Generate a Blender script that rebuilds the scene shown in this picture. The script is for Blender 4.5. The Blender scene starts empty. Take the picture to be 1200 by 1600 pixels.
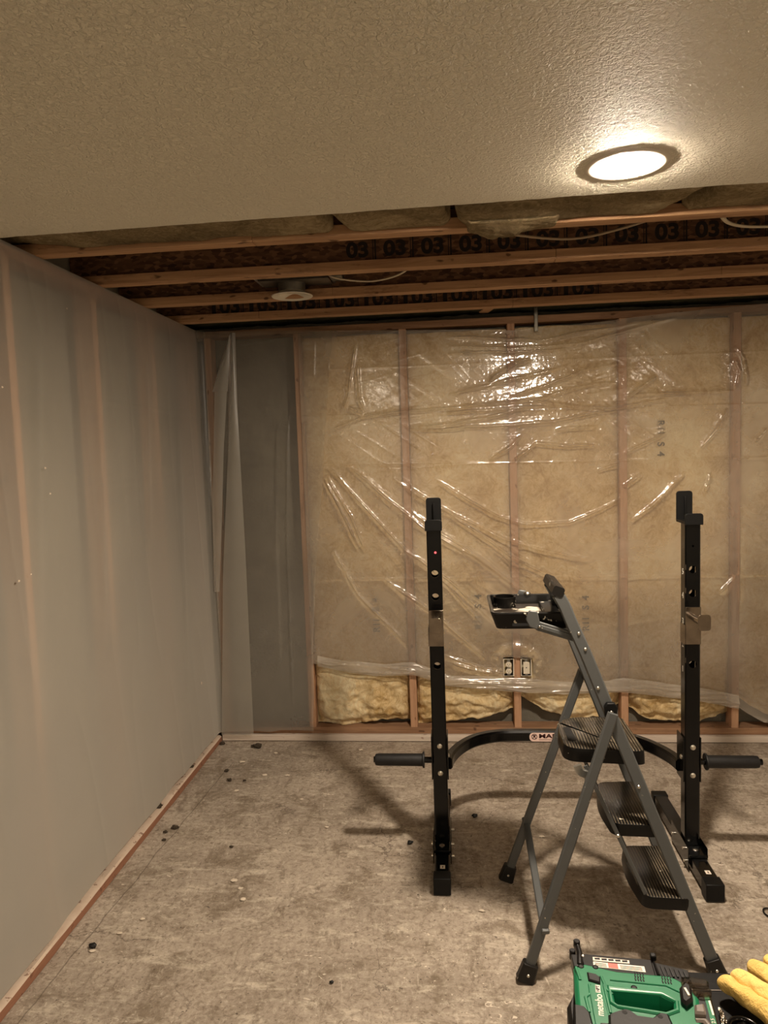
import bpy, bmesh, math, random
import numpy as np
from mathutils import Vector, Matrix, noise
random.seed(7)
S = bpy.context.scene
COL = S.collection
PI = math.pi

# ---------------------------------------------------------------- camera, world, exposure, lamp strengths
def make_camera():
    yaw, pitch, roll, h = -0.0942607, -0.0820380, -0.0333250, 1.6754
    cy, sy, cp, sp = math.cos(yaw), math.sin(yaw), math.cos(pitch), math.sin(pitch)
    f = Vector((sy*cp, cy*cp, sp)); r = Vector((cy, -sy, 0)); u = r.cross(f)
    cr, sr = math.cos(roll), math.sin(roll)
    R = cr*r + sr*u; U = -sr*r + cr*u
    cam = bpy.data.cameras.new('camera'); o = bpy.data.objects.new('camera', cam); COL.objects.link(o)
    cam.sensor_fit = 'VERTICAL'; cam.sensor_height = 24.0; cam.lens = 1132.16/1600*24.0
    cam.clip_start = 0.05
    m = Matrix((R, U, -f)).transposed().to_4x4(); m.translation = Vector((0, 0, h)); o.matrix_world = m
    S.camera = o
make_camera()
W = bpy.data.worlds.new('world'); S.world = W; W.use_nodes = True
W.node_tree.nodes['Background'].inputs[0].default_value = (0.9, 0.75, 0.55, 1)
W.node_tree.nodes['Background'].inputs[1].default_value = 0.0
S.view_settings.view_transform = 'Standard'; S.view_settings.look = 'None'
S.view_settings.gamma = 1.0; S.view_settings.use_curve_mapping = False
S.view_settings.exposure = 1.12
LAMP_COL = (1.0, 0.84, 0.665)
LAMP_MAIN = 560.0       # emission of the lit recessed lamp
LAMP_FILL = 125.0       # fill lamps added behind the camera, out of view
S.cycles.transparent_max_bounces = 24
S.cycles.max_bounces = 8

# ---------------------------------------------------------------- materials
def srgb(r, g, b):
    f = lambda c: (c/255/12.92) if c/255 <= 0.04045 else ((c/255+0.055)/1.055)**2.4
    return (f(r), f(g), f(b), 1)
class NT:
    def __init__(s, name):
        s.m = bpy.data.materials.new(name); s.m.use_nodes = True; s.t = s.m.node_tree; s.t.nodes.clear()
        s.out = s.n('ShaderNodeOutputMaterial')
        s.co = s.n('ShaderNodeTexCoord').outputs['Object']
    def n(s, typ, **kw):
        nd = s.t.nodes.new(typ)
        for k, v in kw.items():
            if k.startswith('_'): setattr(nd, k[1:], v)
            else: s.set(nd.inputs[k.replace('__', ' ')], v)
        return nd
    def set(s, inp, v):
        if isinstance(v, bpy.types.NodeSocket): s.t.links.new(v, inp)
        else: inp.default_value = v
    def map(s, scale=(1, 1, 1), rot=(0, 0, 0), loc=(0, 0, 0), co=None):
        nd = s.n('ShaderNodeMapping'); s.set(nd.inputs['Vector'], co or s.co)
        nd.inputs['Scale'].default_value = scale; nd.inputs['Rotation'].default_value = rot; nd.inputs['Location'].default_value = loc
        return nd.outputs[0]
    def noise(s, scale=5, detail=4, rough=.5, vec=None, dist=0):
        return s.n('ShaderNodeTexNoise', Vector=vec or s.co, Scale=scale, Detail=detail, Roughness=rough, Distortion=dist).outputs['Fac']
    def voro(s, scale=5, vec=None, feature='F1', out='Distance'):
        nd = s.n('ShaderNodeTexVoronoi', _feature=feature); s.set(nd.inputs['Vector'], vec or s.co); nd.inputs['Scale'].default_value = scale
        return nd.outputs[out]
    def ramp(s, fac, stops, interp='LINEAR'):
        nd = s.n('ShaderNodeValToRGB'); s.set(nd.inputs[0], fac); cr = nd.color_ramp; cr.interpolation = interp
        while len(cr.elements) < len(stops): cr.elements.new(0.5)
        for e, (p, c) in zip(cr.elements, stops):
            e.position = p; e.color = c if isinstance(c, tuple) else (c, c, c, 1)
        return nd.outputs[0]
    def mix(s, fac, a, b, mode='MIX'):
        nd = s.n('ShaderNodeMix', _data_type='RGBA', _blend_type=mode)
        s.set(nd.inputs[0], fac); s.set(nd.inputs[6], a); s.set(nd.inputs[7], b); return nd.outputs[2]
    def math(s, op, a, b=0.0):
        nd = s.n('ShaderNodeMath', _operation=op); s.set(nd.inputs[0], a); s.set(nd.inputs[1], b); return nd.outputs[0]
    def bump(s, h, strength=.5, dist=.01, normal=None):
        nd = s.n('ShaderNodeBump', Height=h, Strength=strength, Distance=dist)
        if normal: s.set(nd.inputs['Normal'], normal)
        return nd.outputs[0]
    def bsdf(s, color, rough=.5, metal=0.0, normal=None, spec=.5, **kw):
        nd = s.n('ShaderNodeBsdfPrincipled', Roughness=rough, Metallic=metal)
        s.set(nd.inputs['Base Color'], color); s.set(nd.inputs['Specular IOR Level'], spec)
        if normal: s.set(nd.inputs['Normal'], normal)
        for k, v in kw.items(): s.set(nd.inputs[k.replace('__', ' ')], v)
        s.t.links.new(nd.outputs[0], s.out.inputs[0]); return s.m

def simple(name, c, rough=.5, metal=0, spec=.5, var=.15, bs=0, scale=30):
    n = NT(name); f = n.noise(scale, 4)
    dark = tuple(x*(1-var) for x in c[:3])+(1,); light = tuple(min(1, x*(1+var)) for x in c[:3])+(1,)
    col = n.ramp(f, [(.3, dark), (.7, light)])
    return n.bsdf(col, rough, metal, n.bump(f, bs, .002) if bs else None, spec)

def paint_flecked(name, c, rough, fleck=.5, scale=55, var=.2, metal=0, lines=None, thr=.72):
    """dark or grey finish with specks of dried white paint"""
    n = NT(name); f = n.noise(20, 4)
    col = n.mix(f, tuple(x*(1-var) for x in c[:3])+(1,), tuple(x*(1+var) for x in c[:3])+(1,))
    nrm = None
    if lines:
        w = n.n('ShaderNodeTexWave', _wave_type='BANDS', _bands_direction='X')
        n.set(w.inputs['Vector'], n.map((1, .35, 1)))
        w.inputs['Scale'].default_value = lines; w.inputs['Distortion'].default_value = 5; w.inputs['Detail'].default_value = 1; w.inputs['Detail Scale'].default_value = .25
        ln = n.ramp(w.outputs['Fac'], [(.84, 0.0), (.94, .9)])
        wear = n.ramp(n.noise(14, 4), [(.30, 0.1), (.65, .85)])
        worn = n.ramp(n.noise(7, 5, .65), [(.4, 0.0), (.65, .8)])
        upz = n.ramp(n.n('ShaderNodeSeparateXYZ', Vector=n.n('ShaderNodeNewGeometry').outputs['Normal']).outputs['Z'], [(.6, 0.0), (.9, 1.0)])
        col = n.mix(n.math('MULTIPLY', worn, upz), col, srgb(44, 39, 33))
        col = n.mix(n.math('MULTIPLY', n.math('MULTIPLY', ln, wear), upz), col, srgb(150, 138, 116))
        nrm = n.bump(w.outputs['Fac'], .2, .0006)
    sp = n.ramp(n.noise(scale, 2, .5), [(thr, 0.0), (thr+.02, 1.0)])
    big = n.ramp(n.noise(6, 2), [(.45, 0.0), (.55, 1.0)])
    fl = n.math('MULTIPLY', n.math('MULTIPLY', sp, big), fleck)
    col = n.mix(fl, col, srgb(215, 205, 185))
    return n.bsdf(col, rough, metal, nrm, .3)

M = {}
def mats():
    # ceiling drywall: splatter (orange peel) texture, painted
    n = NT('ceiling_paint'); v = n.map((1, 1, 1))
    wob = n.noise(22, 3, .5)
    a = n.noise(85, 3, .55, dist=1.0); b = n.noise(190, 3, .6)
    hgt = n.math('ADD', n.ramp(a, [(.38, 0.0), (.6, 1.0)]), n.math('MULTIPLY', b, .35))
    M['ceil'] = n.bsdf(n.mix(n.noise(3, 4), srgb(232, 225, 204), srgb(240, 233, 213)), .62, 0, n.bump(hgt, 1.0, .0034), .35)
    # concrete floor
    n = NT('concrete_floor')
    big = n.noise(1.1, 5, .6, dist=.5); mid = n.noise(5, 9, .72, dist=.9); fine = n.noise(55, 6, .75, dist=.6)
    def streak(sc, sx, sy, a, loc, d=.6): return n.noise(sc, 8, .74, vec=n.map((sx, sy, 1), rot=(0, 0, a), loc=loc), dist=d)
    c = n.ramp(big, [(.32, srgb(144, 132, 118)), (.5, srgb(168, 155, 140)), (.68, srgb(186, 173, 157))])
    c = n.mix(n.ramp(mid, [(.38, .70), (.50, 0.0)]), c, srgb(118, 104, 86))
    c = n.mix(n.ramp(streak(5, 1, 3.2, .3, (1, 2, 0)), [(.53, 0.0), (.64, .65)]), c, srgb(212, 201, 183))
    c = n.mix(n.ramp(streak(6, 3, 1, .2, (5, 2, 0)), [(.55, 0.0), (.66, .6)]), c, srgb(108, 94, 78))
    c = n.mix(n.ramp(streak(11, 1, 6, .55, (0, 7, 0)), [(.60, 0.0), (.66, .6)]), c, srgb(90, 77, 62))
    c = n.mix(n.ramp(streak(13, 5, 1, -.35, (3, 7, 0)), [(.60, 0.0), (.66, .55)]), c, srgb(220, 209, 192))
    c = n.mix(n.ramp(fine, [(.36, .65), (.50, 0.0)]), c, srgb(104, 90, 74))
    c = n.mix(n.ramp(fine, [(.56, 0.0), (.68, .5)]), c, srgb(222, 212, 196))
    # white smears and drops of plaster, thicker toward the walls
    area = n.ramp(n.noise(1.5, 3, vec=n.map(loc=(5, 2, 0))), [(.44, 0.0), (.58, 1.0)])
    spl = n.ramp(n.noise(20, 6, .62, vec=n.map((1, 2.2, 1)), dist=1.0), [(.655, 0.0), (.675, 1.0)])
    spl2 = n.ramp(n.noise(60, 2, .5, vec=n.map((1, 1.5, 1))), [(.725, 0.0), (.74, 1.0)])
    c = n.mix(n.math('MULTIPLY', n.math('MULTIPLY', n.math('MAXIMUM', spl, spl2), area), .8), c, srgb(232, 222, 205))
    gr = n.ramp(n.noise(75, 2, .5, vec=n.map(loc=(9, 9, 0))), [(.70, 0.0), (.73, .8)])
    c = n.mix(gr, c, srgb(60, 50, 40))
    wv = n.n('ShaderNodeTexNoise', Vector=n.co, Scale=3.0, Detail=6, Roughness=.65).outputs['Color']
    vm = n.n('ShaderNodeVectorMath', _operation='MULTIPLY_ADD'); n.set(vm.inputs[0], wv); vm.inputs[1].default_value = (.4, .4, .0); n.set(vm.inputs[2], n.co)
    ck = n.voro(1.0, vec=vm.outputs[0], feature='DISTANCE_TO_EDGE')
    c = n.mix(n.math('MULTIPLY', n.ramp(ck, [(.0, 1.0), (.004, 0.0)]), n.ramp(n.noise(2.3), [(.45, 0.0), (.55, .7)])), c, srgb(66, 54, 44))
    # the long straight crack beside the left wall
    sx = n.n('ShaderNodeSeparateXYZ', Vector=n.co)
    lx = n.math('SUBTRACT', n.math('ADD', sx.outputs['X'], n.math('MULTIPLY', n.noise(5, 4), .03)), n.math('ADD', -1.315, n.math('MULTIPLY', n.math('SUBTRACT', sx.outputs['Y'], 2.2), .055)))
    lk = n.math('MULTIPLY', n.ramp(n.math('ABSOLUTE', lx), [(.0, 1.0), (.0035, 0.0)]), n.ramp(sx.outputs['Y'], [(0.0, 1.0), (1.0, 1.0)]))
    far = n.n('ShaderNodeMapRange'); n.set(far.inputs[0], sx.outputs['Y']); far.inputs[1].default_value = 3.75; far.inputs[2].default_value = 3.8; far.inputs[3].default_value = .7; far.inputs[4].default_value = 0
    c = n.mix(n.math('MULTIPLY', lk, far.outputs[0]), c, srgb(70, 58, 46))
    h = n.math('ADD', n.math('MULTIPLY', mid, .5), n.math('MULTIPLY', fine, .4))
    M['floor'] = n.bsdf(c, n.ramp(big, [(.3, .5), (.7, .68)]), 0, n.bump(h, .7, .008), .4)
    # foundation concrete behind studs
    n = NT('foundation_concrete'); f = n.noise(2.2, 7, .65, dist=.5)
    c = n.ramp(f, [(.3, srgb(104, 100, 90)), (.55, srgb(128, 123, 111)), (.75, srgb(152, 147, 133))])
    M['found'] = n.bsdf(c, .9, 0, n.bump(n.noise(30, 5), .5, .01))
    n = NT('side_foundation_concrete'); f = n.noise(1.6, 7, .65, dist=.5)
    c = n.ramp(f, [(.3, srgb(122, 118, 104)), (.55, srgb(140, 135, 120)), (.75, srgb(160, 154, 138))])
    M['found_side'] = n.bsdf(c, .9, 0, n.bump(n.noise(30, 5), .5, .01))
    M['paint_wall'] = simple('painted_wall', srgb(226, 220, 208), .7, var=.03, scale=4)
    # lumber
    def wood(name, c1, c2, axis, dark, stain=.5):
        n = NT(name)
        sc = [18, 18, 18]; sc[axis] = 1.2
        g = n.noise(2.2, 7, .65, vec=n.map(tuple(sc)), dist=1.0)
        c = n.mix(n.ramp(g, [(.3, 0.0), (.7, 1.0)]), c1, c2)
        sc2 = [3, 3, 3]; sc2[axis] = .9
        st = n.ramp(n.noise(3.4, 5, .7, vec=n.map(tuple(sc2), loc=(4, 2, 1))), [(.58, 0.0), (.72, stain)])
        c = n.mix(st, c, dark)
        kn = [30, 30, 30]; kn[axis] = 14
        k = n.ramp(n.noise(1, 1, .5, vec=n.map(tuple(kn))), [(.68, 0.0), (.73, .8)])
        c = n.mix(k, c, dark)
        return n.bsdf(c, .75, 0, n.bump(g, .4, .002), .3)
    M['stud'] = wood('stud_pine', srgb(176, 134, 104), srgb(200, 160, 128), 2, srgb(122, 82, 56), .4)
    M['joist'] = wood('joist_flange_pine', srgb(148, 110, 80), srgb(196, 156, 116), 0, srgb(72, 46, 32), .8)
    M['plate'] = wood('plate_pine', srgb(126, 94, 70), srgb(168, 132, 102), 0, srgb(80, 56, 40))
    M['plateY'] = wood('plate_pine_side', srgb(150, 108, 82), srgb(184, 142, 112), 1, srgb(92, 56, 38))
    M['dust_board'] = wood('dusty_bottom_board', srgb(196, 180, 166), srgb(220, 208, 194), 0, srgb(138, 100, 82), .9)
    n = NT('dusty_side_board')    # reddish face, pale plaster dust on its top
    geo = n.n('ShaderNodeNewGeometry'); sep = n.n('ShaderNodeSeparateXYZ', Vector=geo.outputs['Normal'])
    g = n.noise(3, 6, .7, vec=n.map((20, 1.2, 20)), dist=1)
    red = n.mix(g, srgb(124, 80, 58), srgb(170, 124, 98))
    dust = n.mix(n.noise(14, 5, .7), srgb(214, 198, 180), srgb(190, 164, 142))
    up = n.ramp(n.math('ADD', sep.outputs['Z'], n.math('MULTIPLY', n.noise(25, 4), .0)), [(.4, 0.0), (.7, 1.0)])
    spots = n.ramp(n.noise(36, 3, .6), [(.6, 0.0), (.66, .75)])
    c = n.mix(spots, n.mix(up, red, dust), srgb(112, 74, 54))
    M['side_board'] = n.bsdf(c, .85, 0, n.bump(g, .4, .003))
    # OSB web
    n = NT('strand_board'); v1 = n.n('ShaderNodeTexVoronoi'); n.set(v1.inputs['Vector'], n.map((36, 36, 90), rot=(0, .5, 0))); v1.inputs['Scale'].default_value = 1
    v1o = n.ramp(v1.outputs['Color'], [(.1, srgb(66, 44, 30)), (.5, srgb(104, 74, 52)), (.9, srgb(134, 98, 70))])
    M['osb'] = n.bsdf(v1o, .7, 0, None, .3)
    M['ink'] = simple('black_ink', srgb(30, 22, 16), .7)
    M['ink_grey'] = simple('grey_ink', srgb(52, 50, 44), .8, var=.35, scale=120)
    # fibreglass
    def glasswool(name, lo, mid_, hi, bs=.8, fs=16):
        n = NT(name)
        w = n.noise(3.5, 6, .6, dist=.8); f = n.noise(fs, 8, .75, dist=2.2); st = n.noise(1.0, 6, .7, vec=n.map((60, 60, 24), rot=(0, .7, 0)), dist=1.5)
        s_ = n.math('ADD', n.math('MULTIPLY', w, .5), n.math('MULTIPLY', f, .5))
        c = n.ramp(s_, [(.38, lo), (.5, mid_), (.60, hi)])
        c = n.mix(n.ramp(st, [(.55, 0.0), (.75, .4)]), c, hi)
        hh = n.math('ADD', n.math('MULTIPLY', f, .7), n.math('MULTIPLY', st, .4))
        return n.bsdf(c, .95, 0, n.bump(hh, bs, .02), .1)
    M['wool'] = glasswool('yellow_fibreglass', srgb(196, 162, 106), srgb(236, 211, 163), srgb(252, 238, 202))
    M['wool_brown'] = glasswool('brown_fibreglass', srgb(104, 90, 66), srgb(140, 123, 92), srgb(176, 158, 124), .8, 26)
    M['wool_dark'] = glasswool('dark_fibreglass', srgb(42, 42, 32), srgb(58, 58, 44), srgb(74, 72, 56))
    # polyethylene vapour barrier
    def poly(name, milk, tint, rough, bumps=.15, tone=(.80, .75, .66, 1), gloss=1.0, bscale=40, vary=.5, patch=2.2, dusty=0.0, wide=0.0):
        n = NT(name)
        geo = n.n('ShaderNodeNewGeometry')
        dot = n.n('ShaderNodeVectorMath', _operation='DOT_PRODUCT'); n.set(dot.inputs[0], geo.outputs['Incoming']); n.set(dot.inputs[1], geo.outputs['Normal'])
        cosv = n.math('MAXIMUM', n.math('ABSOLUTE', dot.outputs['Value']), .12)
        m = n.ramp(n.noise(patch, 5, .6, dist=.5), [(.3, milk*(1-vary)), (.72, min(.95, milk*(1+vary)))])
        if dusty:      # haze of the lower sheet hanging off the studs, put into its milkiness
            mr = n.n('ShaderNodeMapRange'); n.set(mr.inputs[0], n.n('ShaderNodeSeparateXYZ', Vector=n.co).outputs['Z']); mr.inputs[1].default_value = 1.9; mr.inputs[2].default_value = .3; mr.inputs[3].default_value = 0; mr.inputs[4].default_value = dusty
            m = n.math('MINIMUM', n.math('ADD', m, mr.outputs[0]), .9)
        haze = n.math('SUBTRACT', 1.0, n.math('POWER', n.math('SUBTRACT', 1.0, m), n.math('DIVIDE', 1.0, cosv)))
        f = n.noise(bscale, 4, .6, dist=1.0)
        nb = n.bump(f, bumps, .004)
        tr = n.n('ShaderNodeBsdfTransparent', Color=tint)
        df = n.n('ShaderNodeBsdfDiffuse', Color=tone, Normal=nb); tl = n.n('ShaderNodeBsdfTranslucent', Color=tone)
        mm = n.n('ShaderNodeMixShader'); mm.inputs[0].default_value = .35; n.set(mm.inputs[1], df.outputs[0]); n.set(mm.inputs[2], tl.outputs[0])
        m1 = n.n('ShaderNodeMixShader'); n.set(m1.inputs[0], haze); n.set(m1.inputs[1], tr.outputs[0]); n.set(m1.inputs[2], mm.outputs[0])
        gl = n.n('ShaderNodeBsdfGlossy', Color=(1, 1, 1, 1), Roughness=rough, Normal=nb)
        fr = n.n('ShaderNodeFresnel', IOR=1.5, Normal=nb)
        m2 = n.n('ShaderNodeMixShader'); n.set(m2.inputs[0], n.math('MINIMUM', n.math('MULTIPLY', fr.outputs[0], gloss), 1.0)); n.set(m2.inputs[1], m1.outputs[0]); n.set(m2.inputs[2], gl.outputs[0])
        res = m2
        if wide:      # broad sheen of the scuffed film
            g2 = n.n('ShaderNodeBsdfGlossy', Color=(1, 1, 1, 1), Roughness=.27, Normal=n.bump(n.noise(140, 3, .6), .35, .002))
            m3 = n.n('ShaderNodeMixShader'); n.set(m3.inputs[0], n.math('MINIMUM', n.math('MULTIPLY', fr.outputs[0], wide), 1.0)); n.set(m3.inputs[1], m2.outputs[0]); n.set(m3.inputs[2], g2.outputs[0]); res = m3
        n.t.links.new(res.outputs[0], n.out.inputs[0]); return n.m
    M['poly_clear'] = poly('clear_poly_sheet', .28, (.97, .96, .94, 1), .10, .12, tone=(.92, .82, .68, 1), gloss=2.8, wide=.4)
    M['poly_hem'] = poly('folded_poly_hem', .42, (.97, .96, .94, 1), .14, .25, gloss=2.0)
    M['poly_milky'] = poly('milky_poly_sheet', .20, (.93, .92, .89, 1), .38, .1, tone=(.72, .68, .60, 1), gloss=.8, vary=.12, patch=1.2, dusty=.28)  # dusty sets the haze painted in toward the bottom
    M['poly_back'] = poly('milky_poly_over_back_wall', .16, (.93, .92, .89, 1), .3, .12, tone=(.72, .68, .60, 1), gloss=.9, vary=.25, patch=1.6, dusty=.10)
    M['poly_flap'] = poly('double_poly_fold', .30, (.93, .92, .89, 1), .3, .1, tone=(.78, .74, .66, 1), gloss=1.0, vary=.1)
    # metals and plastics
    M['rack'] = simple('glossy_black_steel', srgb(5, 5, 5), .16, .0, .3, .1)
    M['rack_matte'] = simple('black_moulded_rubber', srgb(9, 9, 9), .5, 0, .25, .1, .2, 200)
    M['grip'] = simple('black_foam_grip', srgb(18, 17, 17), .55, 0, .4, .25, .4, 60)
    M['chrome'] = simple('brushed_chrome', srgb(150, 140, 128), .16, 1, var=.25, scale=18)
    M['bolt'] = simple('zinc_bolt', srgb(215, 210, 198), .3, 1, var=.1)
    M['steel_grey'] = paint_flecked('grey_painted_steel', srgb(92, 94, 94), .42, .8, 60, .06, metal=.35, thr=.73)
    M['steel_bright'] = simple('galvanised_steel', srgb(170, 170, 165), .35, .9, var=.12)
    M['tread'] = paint_flecked('black_ribbed_tread', srgb(9, 8, 7), .34, 1.0, 26, .2, lines=34, thr=.70)
    M['tray'] = paint_flecked('black_plastic_tray', srgb(11, 10, 9), .3, .9, 38, .2, thr=.66)
    M['traybed'] = paint_flecked('paint_smeared_tray_bed', srgb(44, 38, 32), .35, .9, 14, .3, thr=.58)
    M['foot_rubber'] = paint_flecked('black_rubber_foot', srgb(24, 22, 20), .45, .6, 50, .2, thr=.68)
    M['white_plastic'] = simple('white_plastic', srgb(226, 216, 196), .4, var=.04)
    M['blue_box'] = simple('blue_box_plastic', srgb(84, 110, 140), .5)
    M['black_gap'] = simple('dark_box_inside', srgb(14, 13, 12), .8)
    M['cable'] = simple('white_cable_jacket', srgb(196, 182, 156), .5, var=.05)
    M['cable_grey'] = simple('grey_cable_jacket', srgb(150, 130, 104), .55, var=.1)
    M['trim_white'] = simple('lamp_trim_white', srgb(214, 206, 188), .4, var=.02)
    M['can'] = simple('galvanised_can', srgb(120, 116, 106), .4, .8, var=.25, scale=25)
    M['sticker'] = simple('pinkish_sticker', srgb(226, 196, 184), .45, var=.04)
    M['sticker_white'] = simple('white_sticker', srgb(232, 220, 204), .45, var=.03)
    M['maroon'] = simple('maroon_print', srgb(52, 14, 16), .5)
    M['red_print'] = simple('red_print', srgb(206, 96, 84), .5)
    M['number'] = simple('white_number_paint', srgb(205, 200, 185), .5)
    M['bench'] = simple('black_bench_top', srgb(9, 8, 8), .4, 0, .2, .15, .15, 90)
    M['green'] = simple('green_tool_housing', srgb(24, 112, 74), .36, 0, .45, .05)
    M['tool_black'] = simple('black_tool_rubber', srgb(15, 13, 13), .5, 0, .3, .1, .15, 150)
    M['tool_grey'] = simple('grey_tool_button', srgb(106, 95, 86), .45)
    M['tool_dark'] = simple('black_tool_metal', srgb(24, 22, 22), .35, .3, .5)
    M['leather'] = NT('yellow_glove_leather')
    n = M['leather']; f = n.noise(9, 5, .6); fine = n.noise(90, 4, .6)
    c = n.ramp(f, [(.3, srgb(206, 166, 84)), (.6, srgb(236, 202, 122))])
    c = n.mix(n.ramp(n.noise(16, 4, .6, vec=n.map(loc=(2, 0, 5))), [(.60, 0.0), (.72, .5)]), c, srgb(132, 100, 52))
    M['leather'] = n.bsdf(c, .75, 0, n.bump(n.math('ADD', fine, n.math('MULTIPLY', n.noise(28, 5, .65, dist=1.5), 2.5)), .7, .004), .2)
    M['dirt'] = simple('dark_dirt', srgb(62, 52, 40), .95, var=.4, bs=.8, scale=120)
    M['black_bit'] = simple('black_plastic_bit', srgb(16, 15, 14), .5)
    M['chip'] = simple('white_plaster_chip', srgb(220, 206, 186), .8)
    n = NT('clear_plastic_cap'); g = n.n('ShaderNodeBsdfGlass', Color=(.75, .70, .64, 1), Roughness=.05, IOR=1.45)
    tr = n.n('ShaderNodeBsdfTransparent', Color=(.8, .76, .7, 1)); mx = n.n('ShaderNodeMixShader'); mx.inputs[0].default_value = .45
    n.set(mx.inputs[1], g.outputs[0]); n.set(mx.inputs[2], tr.outputs[0]); n.t.links.new(mx.outputs[0], n.out.inputs[0]); M['clear'] = n.m
    def emis(name, col, st):
        n = NT(name); e = n.n('ShaderNodeEmission', Color=col+(1,), Strength=st); n.t.links.new(e.outputs[0], n.out.inputs[0]); return n.m
    M['lamp_main'] = emis('lit_lamp_diffuser', LAMP_COL, LAMP_MAIN)
    M['lamp_fill'] = emis('added_fill_lamp_diffuser', LAMP_COL, LAMP_FILL)
    M['red_glow'] = emis('red_light_spot', (1.0, .10, .10), 1.2)  # emission standing in for red laser light
mats()

# ---------------------------------------------------------------- mesh helpers
class MB:
    def __init__(s): s.v = []; s.f = []
    def add(s, vs, fs):
        o = len(s.v); s.v += [tuple(v) for v in vs]; s.f += [tuple(i+o for i in f) for f in fs]; return s
    def box(s, c, d, m=None):
        vs = [Vector((x*d[0]/2, y*d[1]/2, z*d[2]/2)) for x in (-1, 1) for y in (-1, 1) for z in (-1, 1)]
        if m: vs = [m @ v for v in vs]
        vs = [v+Vector(c) for v in vs]
        return s.add(vs, [(0, 1, 3, 2), (4, 6, 7, 5), (0, 4, 5, 1), (2, 3, 7, 6), (0, 2, 6, 4), (1, 5, 7, 3)])
    def bb(s, a, b):
        return s.box([(p+q)/2 for p, q in zip(a, b)], [abs(q-p) for p, q in zip(a, b)])
    def sweep(s, path, prof, up=(0, 0, 1), closed=False, scales=None, cap=True):
        path = [Vector(p) for p in path]; n = len(path); k = len(prof); vs = []
        for i, p in enumerate(path):
            a = path[i-1] if (i > 0 or closed) else p; b = path[(i+1) % n] if (i < n-1 or closed) else p
            t = (b-a).normalized(); u = Vector(up); r = t.cross(u)
            if r.length < 1e-4: r = t.cross(Vector((1, 0, 0)))
            r.normalize(); w = r.cross(t).normalized()
            sc = scales[i] if scales else 1
            # mitre correction
            if 0 < i < n-1 or closed:
                d1 = (p-a).normalized(); c_ = max(.5, d1.dot(t)); mit = 1/c_
            else: mit = 1
            for (x, y) in prof: vs.append(p + r*x*sc*mit + w*y*sc)
        fs = []
        for i in range(n if closed else n-1):
            for j in range(k):
                a = i*k+j; b = i*k+(j+1) % k; c = ((i+1) % n)*k+(j+1) % k; d = ((i+1) % n)*k+j
                fs.append((a, b, c, d))
        if cap and not closed: fs += [tuple(range(k-1, -1, -1)), tuple((n-1)*k+j for j in range(k))]
        return s.add(vs, fs)
    def rect(s, path, w, h, up=(0, 0, 1), r=0.003, **k):
        a, b = w/2, h/2; r = min(r, a*.9, b*.9)
        prof = [(-a, -b+r), (-a+r, -b), (a-r, -b), (a, -b+r), (a, b-r), (a-r, b), (-a+r, b), (-a, b-r)]
        return s.sweep(path, prof, up, **k)
    def tube(s, path, r, n=10, up=(0, 0, 1), **k):
        return s.sweep(path, [(r*math.cos(2*PI*i/n), r*math.sin(2*PI*i/n)) for i in range(n)], up, **k)
    def prism(s, poly, z0, z1, m=None, inset=0.0):
        """polygon in xy from z0 to z1; top edge drawn in by inset"""
        n = len(poly); c = Vector((sum(p[0] for p in poly)/n, sum(p[1] for p in poly)/n))
        area = sum(poly[i][0]*poly[(i+1) % n][1]-poly[(i+1) % n][0]*poly[i][1] for i in range(n))
        if area < 0: poly = poly[::-1]
        vs = [Vector((x, y, z0)) for x, y in poly]
        if inset:
            zi = z1-inset
            vs += [Vector((x, y, zi)) for x, y in poly]
            ins = []
            for i in range(n):
                a = Vector(poly[i-1]); b = Vector(poly[i]); d = Vector(poly[(i+1) % n])
                n1 = Vector((-(b-a).y, (b-a).x)).normalized(); n2 = Vector((-(d-b).y, (d-b).x)).normalized()
                nn = (n1+n2); nn = nn/max(.6, nn.length_squared/2) if nn.length > 1e-6 else n1
                q = b+nn*inset; ins.append(Vector((q.x, q.y, z1)))
            vs += ins; L = 3
        else:
            vs += [Vector((x, y, z1)) for x, y in poly]; L = 2
        if m: vs = [m @ v for v in vs]
        fs = [tuple(range(n-1, -1, -1)), tuple((L-1)*n+i for i in range(n))]
        for l in range(L-1):
            for i in range(n): fs.append((l*n+i, l*n+(i+1) % n, (l+1)*n+(i+1) % n, (l+1)*n+i))
        return s.add(vs, fs)
    def lathe(s, prof, c, axis=(0, 0, 1), n=32, closed=False):
        ax = Vector(axis).normalized(); q = Vector((0, 0, 1)).rotation_difference(ax); vs = []
        for i in range(n):
            a = 2*PI*i/n
            for r, z in prof: vs.append(q @ Vector((r*math.cos(a), r*math.sin(a), z))+Vector(c))
        k = len(prof); fs = []
        for i in range(n):
            for j in range(k if closed else k-1):
                j2 = (j+1) % k; fs.append((i*k+j, ((i+1) % n)*k+j, ((i+1) % n)*k+j2, i*k+j2))
        return s.add(vs, fs)
    def cyl(s, p0, p1, r, n=16):
        p0 = Vector(p0); p1 = Vector(p1); L = (p1-p0).length
        return s.lathe([(1e-5, 0), (r, 0), (r, L), (1e-5, L)], p0, p1-p0, n)
    def build(s, name, mat, parent=None, bevel=0, smooth=None, seg=2, origin=None):
        me = bpy.data.meshes.new(name); me.from_pydata(s.v, [], s.f); me.validate(); me.update()
        bm = bmesh.new(); bm.from_mesh(me); bmesh.ops.recalc_face_normals(bm, faces=bm.faces); bm.to_mesh(me); bm.free()
        return finish(name, me, mat, parent, bevel, smooth, seg)
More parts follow.
